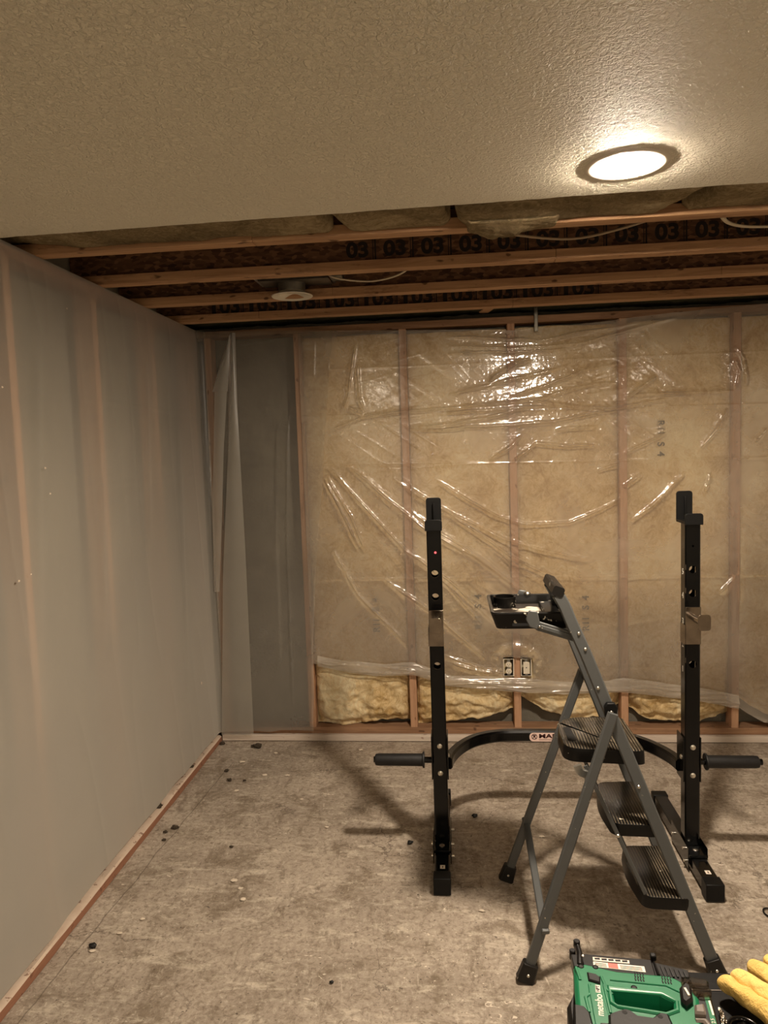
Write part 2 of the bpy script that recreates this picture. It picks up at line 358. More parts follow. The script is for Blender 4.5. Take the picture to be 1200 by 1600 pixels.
def finish(name, me, mat, parent=None, bevel=0, smooth=None, seg=2):
    for m in (mat if isinstance(mat, (list, tuple)) else [mat]): me.materials.append(m)
    o = bpy.data.objects.new(name, me); COL.objects.link(o)
    if smooth: me.shade_smooth() if smooth is True else me.shade_smooth()
    if smooth and smooth is not True:
        me.set_sharp_from_angle(angle=smooth)
    elif bevel or smooth is None:
        me.shade_smooth(); me.set_sharp_from_angle(angle=math.radians(35))
    if bevel:
        b = o.modifiers.new('bevel', 'BEVEL'); b.width = bevel; b.segments = seg; b.limit_method = 'ANGLE'; b.angle_limit = math.radians(35)
        b.harden_normals = False
    if parent is not None:
        o.parent = parent; o.matrix_parent_inverse = parent.matrix_world.inverted() if parent.type != 'EMPTY' else Matrix.Translation(-parent.location)
    return o
def tag(o, label, cat, group=None, kind=None):
    o['label'] = label; o['category'] = cat
    if group: o['group'] = group
    if kind: o['kind'] = kind
    return o
def struct(o): o['kind'] = 'structure'; return o
def empty(name, loc, label, cat, group=None):
    e = bpy.data.objects.new(name, None); COL.objects.link(e); e.location = loc; e.empty_display_size = .05
    return tag(e, label, cat, group)
def grid(name, P, mat, parent=None, mask=None, smooth=True):
    """P: (n,m,3) array of points"""
    n, m = P.shape[:2]; idx = np.arange(n*m).reshape(n, m)
    q = np.stack([idx[:-1, :-1], idx[1:, :-1], idx[1:, 1:], idx[:-1, 1:]], -1).reshape(-1, 4)
    if mask is not None: q = q[mask.reshape(-1)]
    me = bpy.data.meshes.new(name); me.vertices.add(n*m); me.vertices.foreach_set('co', P.reshape(-1).astype(np.float32))
    me.loops.add(len(q)*4); me.loops.foreach_set('vertex_index', q.reshape(-1).astype(np.int32))
    me.polygons.add(len(q)); me.polygons.foreach_set('loop_start', np.arange(0, len(q)*4, 4, dtype=np.int32))
    me.update(calc_edges=True); me.validate()
    bm = bmesh.new(); bm.from_mesh(me); bmesh.ops.delete(bm, geom=[v for v in bm.verts if not v.link_faces], context='VERTS'); bm.to_mesh(me); bm.free()
    if smooth: me.shade_smooth()
    me.materials.append(mat)
    o = bpy.data.objects.new(name, me); COL.objects.link(o)
    if parent is not None: o.parent = parent; o.matrix_parent_inverse = Matrix.Translation(-parent.location) if parent.type == 'EMPTY' else Matrix()
    return o
def text(name, body, size, M4, mat, parent=None, depth=.0006, width=1.0, align='CENTER', bold=0.0):
    cu = bpy.data.curves.new(name, 'FONT'); cu.body = body; cu.size = size; cu.align_x = align; cu.align_y = 'CENTER'; cu.extrude = depth; cu.offset = bold
    tmp = bpy.data.objects.new(name+'_curve', cu); COL.objects.link(tmp)
    bpy.context.view_layer.update()
    me = bpy.data.meshes.new_from_object(tmp.evaluated_get(bpy.context.evaluated_depsgraph_get()))
    bpy.data.objects.remove(tmp)
    me.transform(M4 @ Matrix.Diagonal((width, 1, 1, 1))); me.materials.clear()
    return finish(name, me, mat, parent)
def frame(o, x, y):
    """4x4 with local x,y axes along the given world directions"""
    x = Vector(x).normalized(); z = x.cross(Vector(y)).normalized(); y = z.cross(x)
    m = Matrix((x, y, z)).transposed().to_4x4(); m.translation = Vector(o); return m
_rng = np.random.RandomState(3); _lat = _rng.rand(256, 256)
def vn(x, y):
    xi = np.floor(x).astype(int); yi = np.floor(y).astype(int); fx = x-xi; fy = y-yi
    fx = fx*fx*(3-2*fx); fy = fy*fy*(3-2*fy); g = lambda a, b: _lat[a % 256, b % 256]
    return (g(xi, yi)*(1-fx)+g(xi+1, yi)*fx)*(1-fy)+(g(xi, yi+1)*(1-fx)+g(xi+1, yi+1)*fx)*fy
def fbm(x, y, o=4, r=.5):
    s = 0; a = 1; t = 0
    for k in range(o): s = s+a*(vn(x*2**k+17.3*k, y*2**k+9.1*k)-.5); t += a; a *= r
    return s/t
def seg_dist(X, Z, pl):
    """distance to polyline and position 0..1 along it"""
    L = [0]
    for a, b in zip(pl, pl[1:]): L.append(L[-1]+math.hypot(b[0]-a[0], b[1]-a[1]))
    D = np.full(X.shape, 9.0); T = np.zeros(X.shape)
    for i, (a, b) in enumerate(zip(pl, pl[1:])):
        dx, dz = b[0]-a[0], b[1]-a[1]; l2 = dx*dx+dz*dz+1e-12
        t = np.clip(((X-a[0])*dx+(Z-a[1])*dz)/l2, 0, 1); d = np.hypot(X-a[0]-t*dx, Z-a[1]-t*dz)
        w = d < D; D = np.where(w, d, D); T = np.where(w, (L[i]+t*(L[i+1]-L[i]))/L[-1], T)
    return D, T
H = 2.40
YB = 4.10      # front of the back wall's studs
XL = -1.435    # face of the left wall's studs

# ================================================================ THE SETTING
XR, YR = 3.2, -2.7
def floor_mesh():
    nx, ny = 240, 340
    X, Y = np.meshgrid(np.linspace(-1.60, XR, nx), np.linspace(YR, 4.30, ny), indexing='ij')
    Z = fbm(X*1.6+30, Y*1.6+30, 3)*.006-.003 + fbm(X*9+5, Y*9+5, 3)*.0022
    Z = np.minimum(Z, 0.0015)
    return struct(grid('floor', np.stack([X, Y, Z], -1), M['floor']))
floor_mesh()
def ceiling():
    # drywall, cut off raggedly in front of the open joists
    mb = MB(); xs = np.linspace(-1.60, XR, 260)
    ye = 2.262-.022*(xs+1.41)+.006*(vn(xs*14, xs*0+3)-.5)+.004*(vn(xs*60, xs*0+7)-.5)
    poly = [(float(x), float(y)) for x, y in zip(xs, ye)] + [(XR, YR), (-1.60, YR)]
    mb.prism(poly[::-1], H, H+.0127)
    return struct(mb.build('ceiling', M['ceil'], smooth=False))
ceiling()
struct(MB().bb((-1.75, YR-.1, -.1), (-1.56, 4.4, 2.75)).build('wall_left', M['found_side']))
struct(MB().bb((-1.56, 4.215, -.1), (XR, 4.4, 2.75)).build('wall_back', M['found']))
struct(MB().bb((XR, YR-.1, -.1), (XR+.1, 4.4, 2.75)).build('wall_right', M['paint_wall']))
struct(MB().bb((-1.56, YR-.1, -.1), (XR, YR, 2.75)).build('wall_rear', M['paint_wall']))
o = struct(MB().bb((-1.56, 2.0, 2.70), (XR, 4.215, 2.72)).build('ceiling_subfloor', M['osb'])); o.name = 'trim_subfloor'
# header closing the joist space over the drywall
struct(MB().bb((-1.56, 1.90, H+.014), (XR, 1.92, 2.70)).build('trim_blocking', M['osb']))

# ---- bottom boards and top plates (framing that runs the whole wall)
def plank(name, a, b, mat, label, cat='board', group=None, wob=0):
    mb = MB().bb(a, b); o = mb.build(name, mat, bevel=.0025); return tag(o, label, cat, group)
plank('treated_sill_board', (-1.395, 4.072, 0.0), (XR, 4.21, .036), M['dust_board'], 'dusty pinkish board lying on the floor along the foot of the back wall')
plank('bottom_plate', (-1.49, YB-.004, .0365), (XR, 4.20, .074), M['plate'], 'brown bottom plate the back wall studs stand on, on the dusty board')
plank('top_plate', (-1.49, YB, 2.358), (XR, 4.20, 2.396), M['plate'], 'reddish top plate along the top of the back wall under the joists')
# left wall sill with ragged dusty top edge
def left_sill():
    ys = np.linspace(YR, 4.07, 330)
    mb = MB(); n = len(ys); vs = []
    for i, y in enumerate(ys):
        w = .004*(vn(np.array(y*9.), np.array(2.))-.5)*2; w2 = .010*(vn(np.array(y*6.), np.array(8.))-.5)*2
        vs += [(-1.396+w*.5, y, 0), (-1.396+w*.5, y, .030+w), (-1.404+w, y, .036+w), (-1.45, y, .040+w2*.5), (-1.52, y, .040), (-1.52, y, 0)]
    fs = []
    for i in range(n-1):
        for j in range(6): fs.append((i*6+j, i*6+(j+1) % 6, (i+1)*6+(j+1) % 6, (i+1)*6+j))
    fs += [(0, 1, 2, 3, 4, 5), tuple((n-1)*6+j for j in (5, 4, 3, 2, 1, 0))]
    o = mb.add(vs, fs).build('treated_sill_board', M['side_board'])
    return tag(o, 'reddish board with pale dusty top lying on the floor along the left wall', 'board')
left_sill()
plank('top_plate', (-1.52, YR+.02, 2.36), (XL, 4.09, 2.396), M['plateY'], 'reddish top plate along the left wall, seen through milky plastic')

# ---- studs
def stud(x0, x1, y0, y1, z0, z1, label, group, bow=0.0):
    mb = MB(); mb.rect([((x0+x1)/2, (y0+y1)/2, z0), ((x0+x1)/2+bow, (y0+y1)/2, (z0+z1)/2), ((x0+x1)/2, (y0+y1)/2, z1)], abs(x1-x0), abs(y1-y0), up=(0, 1, 0), r=.003)
    return tag(mb.build('wall_stud', M['stud']), label, 'stud', group)
backs = [(-1.372, 'corner stud of the back wall, beside the left wall'),
         (-.852, 'back wall stud dividing the bare concrete bay from the yellow insulation'),
         (-.253, 'back wall stud just left of the weight rack\'s left upright'),
         (.346, 'back wall stud with the two outlet boxes on its sides'),
         (.945, 'back wall stud just left of the weight rack\'s right upright'),
         (1.544, 'back wall stud at the right, between the upright and the picture\'s edge')]
for x, lb in backs:
    stud(x-.020, x+.020, YB, YB+.089, .0745, 2.3575, lb, 'studs of the back wall')
lefts = [(1.72, 'left wall stud nearest the camera, behind milky plastic'),
         (2.31, 'left wall stud behind milky plastic, first from the left edge of the picture'),
         (2.90, 'left wall stud behind milky plastic, in the middle of the wall'),
         (3.48, 'left wall stud behind milky plastic, third toward the corner'),
         (4.02, 'left wall stud behind milky plastic, last before the corner')]
for y, lb in lefts:
    o = stud(-1.52, XL, y-.02, y+.02, .0405, 2.3595, lb, 'studs of the left wall')

# ---- floor joists overhead: flanges, OSB web with printing
JY = [2.498, 2.958, 3.402, 3.852]
jl = ['first floor joist from the cut edge of the ceiling, partly under brown insulation',
      'second floor joist from the cut edge of the ceiling, dark stain near its middle',
      'third floor joist from the cut edge, just behind the unlit round lamp',
      'fourth floor joist from the cut edge, nearest the back wall']
for k, (y, lb) in enumerate(zip(JY, jl)):
    e = empty('floor_joist', (0, y, H), lb, 'joist', 'exposed floor joists')
    for z0, nm in ((H+.0005, 'bottom_flange'), (2.66, 'top_flange')):
        mb = MB()
        # finger joints: short lengths meeting end to end, a hair out of line
        xs = [-1.555] + sorted(random.uniform(-1.3, 3.0) for _ in range(3)) + [XR-.005]
        if nm == 'bottom_flange' and k == 1: xs = [-1.555, .425, 1.9, XR-.005]
        if nm == 'bottom_flange' and k == 3: xs = [-1.555, -.99, .335, 1.9, XR-.005]
        for a, b in zip(xs, xs[1:]):
            dy = random.uniform(-.001, .001); mb.bb((a+.0006, y-.029+dy, z0), (b-.0006, y+.029+dy, z0+.038))
        mb.build(nm, M['joist'], e, bevel=.0015)
    web = MB().bb((-1.555, y-.005, 2.4388), (XR-.005, y+.005, 2.6597)).build('web', M['osb'], e)
    # stamped printing: bold digits between upright bars, upside down on some joists
    if k in (1, 3):
        xs = np.arange(-.35 if k == 1 else -1.15, 1.25 if k == 1 else .75, .150 if k == 1 else .205); mb = MB()
        for x in xs:
            mb.bb((x+.0600, y-.0062, 2.4395), (x+.063, y-.0052, 2.56)); mb.bb((x+.068, y-.0062, 2.4395), (x+.074, y-.0052, 2.56))
            if k == 3: mb.bb((x-.10, y-.0062, 2.4395), (x-.078, y-.0052, 2.56))
        mb.bb((xs[0]-.1, y-.0062, 2.4425), (xs[-1]+.11, y-.0052, 2.4445))
        mb.build('printed_bars', M['ink'], web)
        for x in xs:
            text('printed_mark', '03', .080 if k == 1 else .10, frame((x, y-.0052, 2.482 if k == 1 else 2.474), (1, 0, 0), (0, 0, 1)), M['ink'], web, .0006, 1.15, bold=.003)

# ---- dark insulation packed behind the last joist
def wool_block(name, xs, ys, zfun, top, mat, label, group=None):
    """slab of insulation lying between joists, underside zfun(x,y)"""
    X, Y = np.meshgrid(xs, ys, indexing='ij'); Z = zfun(X, Y)
    P = np.stack([X, Y, Z], -1)
    # close upward
    def ring(A, z): A = A.copy(); A[..., 2] = z; return A
    P = np.concatenate([ring(P[:1], top), P, ring(P[-1:], top)], 0)
    P = np.concatenate([ring(P[:, :1], top), P, ring(P[:, -1:], top)], 1)
    return tag(grid(name, P, mat), label, 'insulation', group)
wool_block('rim_insulation', np.linspace(-1.55, 3.1, 300), np.linspace(3.99, 4.205, 16),
           lambda X, Y: 2.430+.02*fbm(X*6, Y*6, 4)+.012*fbm(X*22, Y*22, 3), 2.69, M['wool_dark'], 'dark insulation stuffed between the last joist and the back wall')

# ---- brown batts above the cut drywall edge
def brown(x0f, x1f, zf, label, seed, y1=2.452, tongue=None):
    ys = np.linspace(1.95, y1, 46); xs = np.linspace(0, 1, 110)
    U, Y = np.meshgrid(xs, ys, indexing='ij'); a = x0f(Y); b = x1f(Y); X = a+(b-a)*U
    edge = np.minimum(np.minimum(U, 1-U)*(b-a)+.012*fbm(Y*20+seed, Y*0, 3), .03)/.03
    Z = zf(X, Y)+.020*(1-edge)**2+.012*fbm(X*7+seed, Y*7, 4)+.006*fbm(X*30+seed, Y*30, 3)
    Z = np.where(Y < 2.30, np.maximum(Z, H+.0135), Z)
    P = np.stack([X, Y, Z], -1)
    def ring(A): A = A.copy(); A[..., 2] = np.maximum(A[..., 2]+.1, 2.52); return A
    P = np.concatenate([ring(P[:1]), P, ring(P[-1:])], 0); P = np.concatenate([ring(P[:, :1]), P, ring(P[:, -1:])], 1)
    return tag(grid('insulation_batt', P, M['wool_brown']), label, 'insulation', 'brown insulation above the cut ceiling')
brown(lambda y: -1.55+0*y, lambda y: -.385+.18*(y-2.36), lambda X, Y: 2.412+.03*np.clip((-1.25-X)/.2, 0, 1)+.0*Y, 'brown insulation above the ceiling cut, long piece at the left', 1)
brown(lambda y: -.345+.18*(y-2.36), lambda y: .005+.15*(y-2.36), lambda X, Y: 2.410+0*X, 'brown insulation above the ceiling cut, short middle piece between two gaps', 5)
def sag(X, Y): return 2.408-.008*np.exp(-((X-.2)/.14)**2)*np.clip((Y-2.33)/.1, 0, 1)
brown(lambda y: .035+.1*(y-2.36), lambda y: .775-.42*(y-2.25), sag, 'brown insulation sagging above the ceiling cut in front of the lit lamp', 9)
brown(lambda y: .835-.42*(y-2.25), lambda y: 3.1+0*y, lambda X, Y: 2.412+0*X, 'brown insulation above the ceiling cut at the right edge', 13)
def sag_tuft():
    n, m = 60, 34; U, V = np.meshgrid(np.linspace(0, 1, n), np.linspace(0, 1, m), indexing='ij')
    X = .06+.34*U; L = np.interp(U, [0, .12, .33, .45, .62, .8, 1], [0, .35, .95, .80, .42, .22, 0])*(1+.5*fbm(U*14, U*0+4, 3))
    Y = 2.40+V*(.075+.10*L*(1+.5*fbm(U*9, V*0+3, 3)))
    Z = 2.398-.014*np.sin(PI*V)*L-.010*L*V+.010*fbm(U*9+3, V*5, 4)+.05*(1-np.clip(L*6, 0, 1)); Z = np.where(V > .93, Z+.012, Z)
    P = np.stack([X, Y, Z], -1); top = P[::-1].copy(); top[..., 2] = np.maximum(Z[::-1]+.010, 2.3985*0+Z[::-1]+.010)
    return tag(grid('insulation_tuft', P, M['wool_brown']), 'torn tuft of brown insulation hanging over the first joist', 'insulation')
t_ = sag_tuft(); s_ = t_.modifiers.new('thickness', 'SOLIDIFY'); s_.thickness = .008; s_.offset = 0

# ---- yellow batts in the back wall
def batt(x0, x1, bot, label, seed, top=2.335):
    nz = 300; nx = 84
    U, V = np.meshgrid(np.linspace(0, 1, nx), np.linspace(0, 1, nz), indexing='ij')
    X = x0+(x1-x0)*U
    zb = np.interp(X, [p[0] for p in bot], [p[1] for p in bot])+.010*fbm(X*14+seed, X*0+2, 3)*2+.004*fbm(X*60+seed, X*0+5, 2)
    zt = top+.012*fbm(X*5+seed, X*0+3, 2)
    Z = zb+(zt-zb)*V
    ed = np.minimum(U, 1-U)*(x1-x0); pil = 1-np.exp(-ed/.025)
    zb = np.maximum(zb, .0765); Z = zb+(zt-zb)*V
    low = np.clip((.46-Z)/.22, 0, 1)                    # the part no sheet presses flat
    amp = .010+.020*low
    n1 = fbm(X*4+seed, Z*3+seed, 4)*2
    fold = np.abs(fbm(X*7+seed*2, Z*11+seed, 4))*3
    depth = .030*(1-pil)+amp*(.5-n1*.8) - low*.030*pil + low*.05*fold*.95
    roll = np.clip((zb+.07-Z)/.05, 0, 1)**2*.035         # bottom edge rolls back
    Y = YB+.010+np.maximum(depth, -.045*low-.002)+roll+.004*fbm(X*40+seed, Z*40, 3)*(1+2*low)
    P = np.stack([X, Y, Z], -1)
    def back(A): A = A.copy(); A[..., 1] = YB+.062+0*A[..., 1]; return A
    P = np.concatenate([back(P[:1]), P, back(P[-1:])], 0); P = np.concatenate([back(P[:, :1]), P, back(P[:, -1:])], 1)
    return tag(grid('insulation_batt', P, M['wool']), label, 'insulation', 'yellow insulation batts in the back wall')
def mark(o, x, z0, z1, chars, flip=False):
    d = -1 if flip else 1
    L = z1-z0
    for c, t in chars:
        z = (z0+t*L) if not flip else (z1-t*L)
        m = text('printed_marking', c, .052, frame((x, YB-.0005, z), (0, 0, d), (-d, 0, 0)), M['ink_grey'], o, .0006, 1.0, bold=.0012)
b2 = batt(-.830, -.275, [(-.847, .085), (-.66, .062), (-.43, .115), (-.279, .106)], 'yellow insulation batt in the first filled bay, beside the bare concrete', 3)
b3 = batt(-.231, .324, [(-.224, .060), (-.09, .095), (.165, .122), (.312, .17)], 'yellow insulation batt behind the rack\'s left upright, left of the outlet boxes', 11)
b4 = batt(.368, .923, [(.368, .24), (.49, .17), (.67, .105), (.80, .12), (.92, .19)], 'yellow insulation batt behind the step ladder, right of the outlet boxes', 19)
b5 = batt(.967, 1.522, [(.967, .18), (1.06, .122), (1.17, .095), (1.376, .098), (1.53, .15)], 'yellow insulation batt behind the rack\'s right upright', 27)
b6 = batt(1.566, 2.12, [(1.566, .25), (1.64, .19), (1.8, .10), (2.1, .1)], 'yellow insulation batt at the right edge of the picture', 35)
mk = [('R', .10), ('1', .25), ('1', .37), ('S', .68), ('4', .95)]
mark(b2, -.452, .634, .84, mk); mark(b3, .135, .647, .85, mk); mark(b4, .734, .63, .834, mk); mark(b5, 1.143, 1.607, 1.805, mk, True)

# ================================================================ PLASTIC SHEETING
RIDGES = [
[(-0.698, 1.613), (-0.494, 1.374), (-0.276, 1.12), (-0.034, 0.947), (0.283, 0.629)],
[(-0.581, 1.609), (-0.383, 1.429), (-0.153, 1.238), (0.113, 1.079), (0.363, 0.882)],
[(-0.336, 1.533), (-0.148, 1.398), (-0.052, 1.352), (0.283, 1.17), (0.54, 1.092), (0.759, 1.045)],
[(-0.24, 1.349), (-0.056, 1.207), (0.149, 1.064), (0.363, 0.882)],
[(-0.094, 1.519), (0.046, 1.421), (0.247, 1.301), (0.415, 1.25), (0.643, 1.255), (0.821, 1.322), (0.942, 1.393)],
[(-0.247, 1.116), (-0.126, 1.014), (-0.014, 0.888), (0.151, 0.682)],
[(-0.025, 0.457), (0.268, 0.388)],
[(-0.72, 1.526), (-0.624, 1.345), (-0.533, 1.125)],
[(-0.705, 1.548), (-0.57, 1.307), (-0.496, 1.114)],
[(0.001, 2.3), (0.508, 2.255), (0.693, 2.287), (1.031, 2.322)],
[(-0.0, 2.248), (0.348, 2.218), (0.692, 2.226), (1.231, 2.346)],
[(-0.001, 2.209), (0.348, 2.2), (0.658, 2.203)],
[(-0.007, 1.982), (0.23, 2.028), (0.647, 2.111)],
[(0.223, 2.032), (0.241, 2.066), (0.347, 2.131), (0.444, 2.154)],
[(0.33, 1.958), (0.518, 2.009), (0.718, 2.08), (0.919, 2.116)],
[(0.343, 1.929), (0.475, 1.934), (0.69, 1.995), (0.895, 2.014)],
[(-0.009, 1.908), (0.329, 1.926), (0.475, 1.924), (0.859, 1.867), (1.029, 1.881)],
[(-0.226, 1.809), (-0.011, 1.816), (0.208, 1.847), (0.475, 1.917)],
[(-0.226, 1.795), (-0.012, 1.795), (0.57, 1.812), (0.917, 1.879), (1.198, 1.916)],
[(-0.01, 1.883), (0.307, 1.892), (0.586, 1.906)],
[(0.57, 1.767), (0.801, 1.779)],
[(0.943, 1.631), (1.062, 1.68), (1.17, 1.731)],
[(0.952, 1.943), (1.231, 1.942), (1.53, 1.94)],
[(0.972, 1.942), (1.114, 2.036)],
[(0.982, 1.257), (1.095, 1.336), (1.238, 1.482), (1.265, 1.513)],
[(0.795, 1.541), (0.915, 1.573)],
[(0.337, 1.598), (0.468, 1.7), (0.627, 1.677), (0.8, 1.678)],
[(0.214, 1.609), (0.339, 1.694), (0.392, 1.745)],
[(1.345, 1.642), (1.431, 1.743), (1.487, 1.85)],
[(-0.512, 2.285), (-0.566, 2.004), (-0.595, 1.912)],
[(-0.505, 2.183), (-0.501, 1.987), (-0.475, 1.901)],
[(-0.565, 1.933), (-0.483, 1.897)],
[(-0.679, 1.811), (-0.465, 1.882), (-0.223, 1.902), (0.062, 1.912)],
[(0.939, 1.446), (1.041, 1.513)],
[(1.522, 2.113), (1.549, 2.044), (1.53, 1.944)],
[(1.366, 1.399), (1.399, 1.502)],
[(-0.236, 1.48), (0.046, 1.273), (0.327, 1.068), (0.573, 0.936)],
[(-0.688, 1.125), (-0.55, 0.862), (-0.264, 0.56)],
[(-0.399, 0.953), (-0.112, 0.745), (0.172, 0.482)],
[(-0.118, 0.521), (0.171, 0.426), (0.529, 0.35), (0.812, 0.312)],
[(-0.751, 0.488), (-0.268, 0.417), (-0.049, 0.371), (0.6, 0.294)],
[(1.528, 2.18), (1.561, 2.111), (1.579, 1.976)],
[(1.631, 1.667), (1.696, 1.74)],
[(1.452, 0.85), (1.536, 0.938)],
[(1.575, 0.153), (1.661, 0.128), (1.712, 0.11)],
]
def sheet_back():
    top = [(-.95, 2.375), (-.84, 2.362), (-.64, 2.363), (-.21, 2.346), (0, 2.339), (.35, 2.318), (.63, 2.328), (.90, 2.347), (1.17, 2.370), (1.69, 2.392), (3.1, 2.392)]
    bot = [(-.95, .47), (-.81, .455), (-.60, .41), (-.41, .392), (-.25, .40), (-.05, .335), (.30, .30), (.59, .285), (.93, .295), (1.34, .245), (1.55, .20), (1.60, .165), (1.69, .115), (1.9, .09), (3.1, .08)]
    nx, nz = 860, 560
    U, V = np.meshgrid(np.linspace(0, 1, nx), np.linspace(0, 1, nz), indexing='ij')
    left = -.84
    X = left+(2.6-left)*U**1.25
    zt = np.interp(X, *zip(*top))+.006*fbm(X*9, X*0+3, 3); zb = np.interp(X, *zip(*bot))+.008*fbm(X*11, X*0+1, 3)
    Z = zb+(zt-zb)*V
    h = np.full(X.shape, .004)+.012*np.clip(fbm(X*1.7+3, Z*1.4+7, 2)+.12, 0, 1)*2
    # general creasing, stronger in the middle and upper middle of the sheet
    act = np.exp(-((X-.35)/.75)**2-((Z-1.75)/.6)**2)+.7*np.exp(-((X-.1)/.55)**2-((Z-1.05)/.35)**2*1.0)
    act = np.clip(act, .12, 1)
    rot = lambda a: (X*math.cos(a)+Z*math.sin(a), -X*math.sin(a)+Z*math.cos(a))
    for a, fx, fz, am in ((.10, .9, 15, .0022), (.28, 1.2, 24, .0014), (-.62, 1.0, 17, .0022), (-.85, 1.6, 28, .0010), (.9, 2, 20, .0007)):
        x_, z_ = rot(a)
        r = 1-np.abs(2*vn(x_*fx+11*a, z_*fz+5*a)-1)
        reg = vn(x_*1.9+40+a*9, z_*2.4+13)
        h = h+am*.75*act*r**5*np.clip(reg*2.2-.8, 0, 1)*2.2
    for i, pl in enumerate(RIDGES):
        w = .0050+.004*((i*37) % 7)/7; am = .0080+.006*((i*53) % 5)/5
        D, T = seg_dist(X+.010*fbm(X*9+i, Z*9, 2), Z+.010*fbm(X*9+3, Z*9+i, 2), pl)
        ends = np.clip(np.minimum(T, 1-T)*6, 0, 1)**.7
        brk = .45+.9*vn(T*9+i*3.3, T*0+i)
        h = h+am*ends*brk*np.exp(-(D/w)**2)
        h = h+.0018*ends*np.exp(-(D/(w*3.2))**2)
        # crumple next to the crease
        near = np.exp(-(D/.05)**2)*ends
        h = h+near*.0011*(1-np.abs(2*vn(X*45+i, Z*60)-1))**3
    # factory fold lines
    for z0, z1, a0 in ((1.893, 1.868, .0022), (1.606, 1.582, .0026), (.959, .944, .0016), (.447, .436, .0012), (2.15, 2.145, .0010)):
        zl = z0+(z1-z0)*(X+.84)/2.4
        h = h+a0*np.exp(-np.abs(Z-zl)/.004)
    # drawn tight against studs where it is stapled
    for x in (-.852, -.253, .346, .945, 1.544):
        h = h-.003*np.exp(-((X-x)/.02)**2)*np.clip(1-act, 0, 1)
    # gathered round the two outlet boxes
    d = np.hypot((X-.345)/.11, (Z-.45)/.10); h = h+.010*np.exp(-((d-1.05)/.22)**2)*(.6+.8*vn(X*50, Z*50))
    h = np.maximum(h, .001)
    Y = YB-.010-h
    # torn opening round the boxes
    Xm = (X[:-1, :-1]+X[1:, 1:])/2; Zm = (Z[:-1, :-1]+Z[1:, 1:])/2
    # bottom corner curls away at the right of the last stud
    hole = ((np.abs(Xm-.303) < .034) & (np.abs(Zm-.432) < .056+.01*vn(Xm*60, Zm*60))) | ((np.abs(Xm-.388) < .046) & (np.abs(Zm-.432) < .050+.012*vn(Xm*50, Zm*50))) | ((np.abs(Xm-.345) < .03) & (np.abs(Zm-.43+.3*(Xm-.34)) < .036))
    o = grid('plastic_sheet', np.stack([X, Y, Z], -1), M['poly_clear'], mask=~hole)
    tag(o, 'clear creased plastic sheet stapled over the yellow insulation of the back wall', 'plastic sheet')
    # doubled lower hem
    m = 8; U2, V2 = np.meshgrid(np.linspace(0, 1, 500), np.linspace(0, 1, 26), indexing='ij')
    X2 = -.80+(1.55+.80)*U2; z0 = np.interp(X2, *zip(*bot))-.004; hh = .075+.03*fbm(X2*3, X2*0+6, 2)
    Z2 = z0+hh*V2
    Y2 = YB-.030-.010*np.sin(PI*V2)-.010*(1-np.abs(2*vn(X2*4+V2*1.5, Z2*45)-1))**3-.004*fbm(X2*20, Z2*40, 3)
    hem = grid('folded_hem', np.stack([X2, Y2, Z2], -1), M['poly_hem'], o); hem.matrix_parent_inverse = Matrix(); hem['label'] = 'whiter doubled lower edge'
    return o
sheet_back()
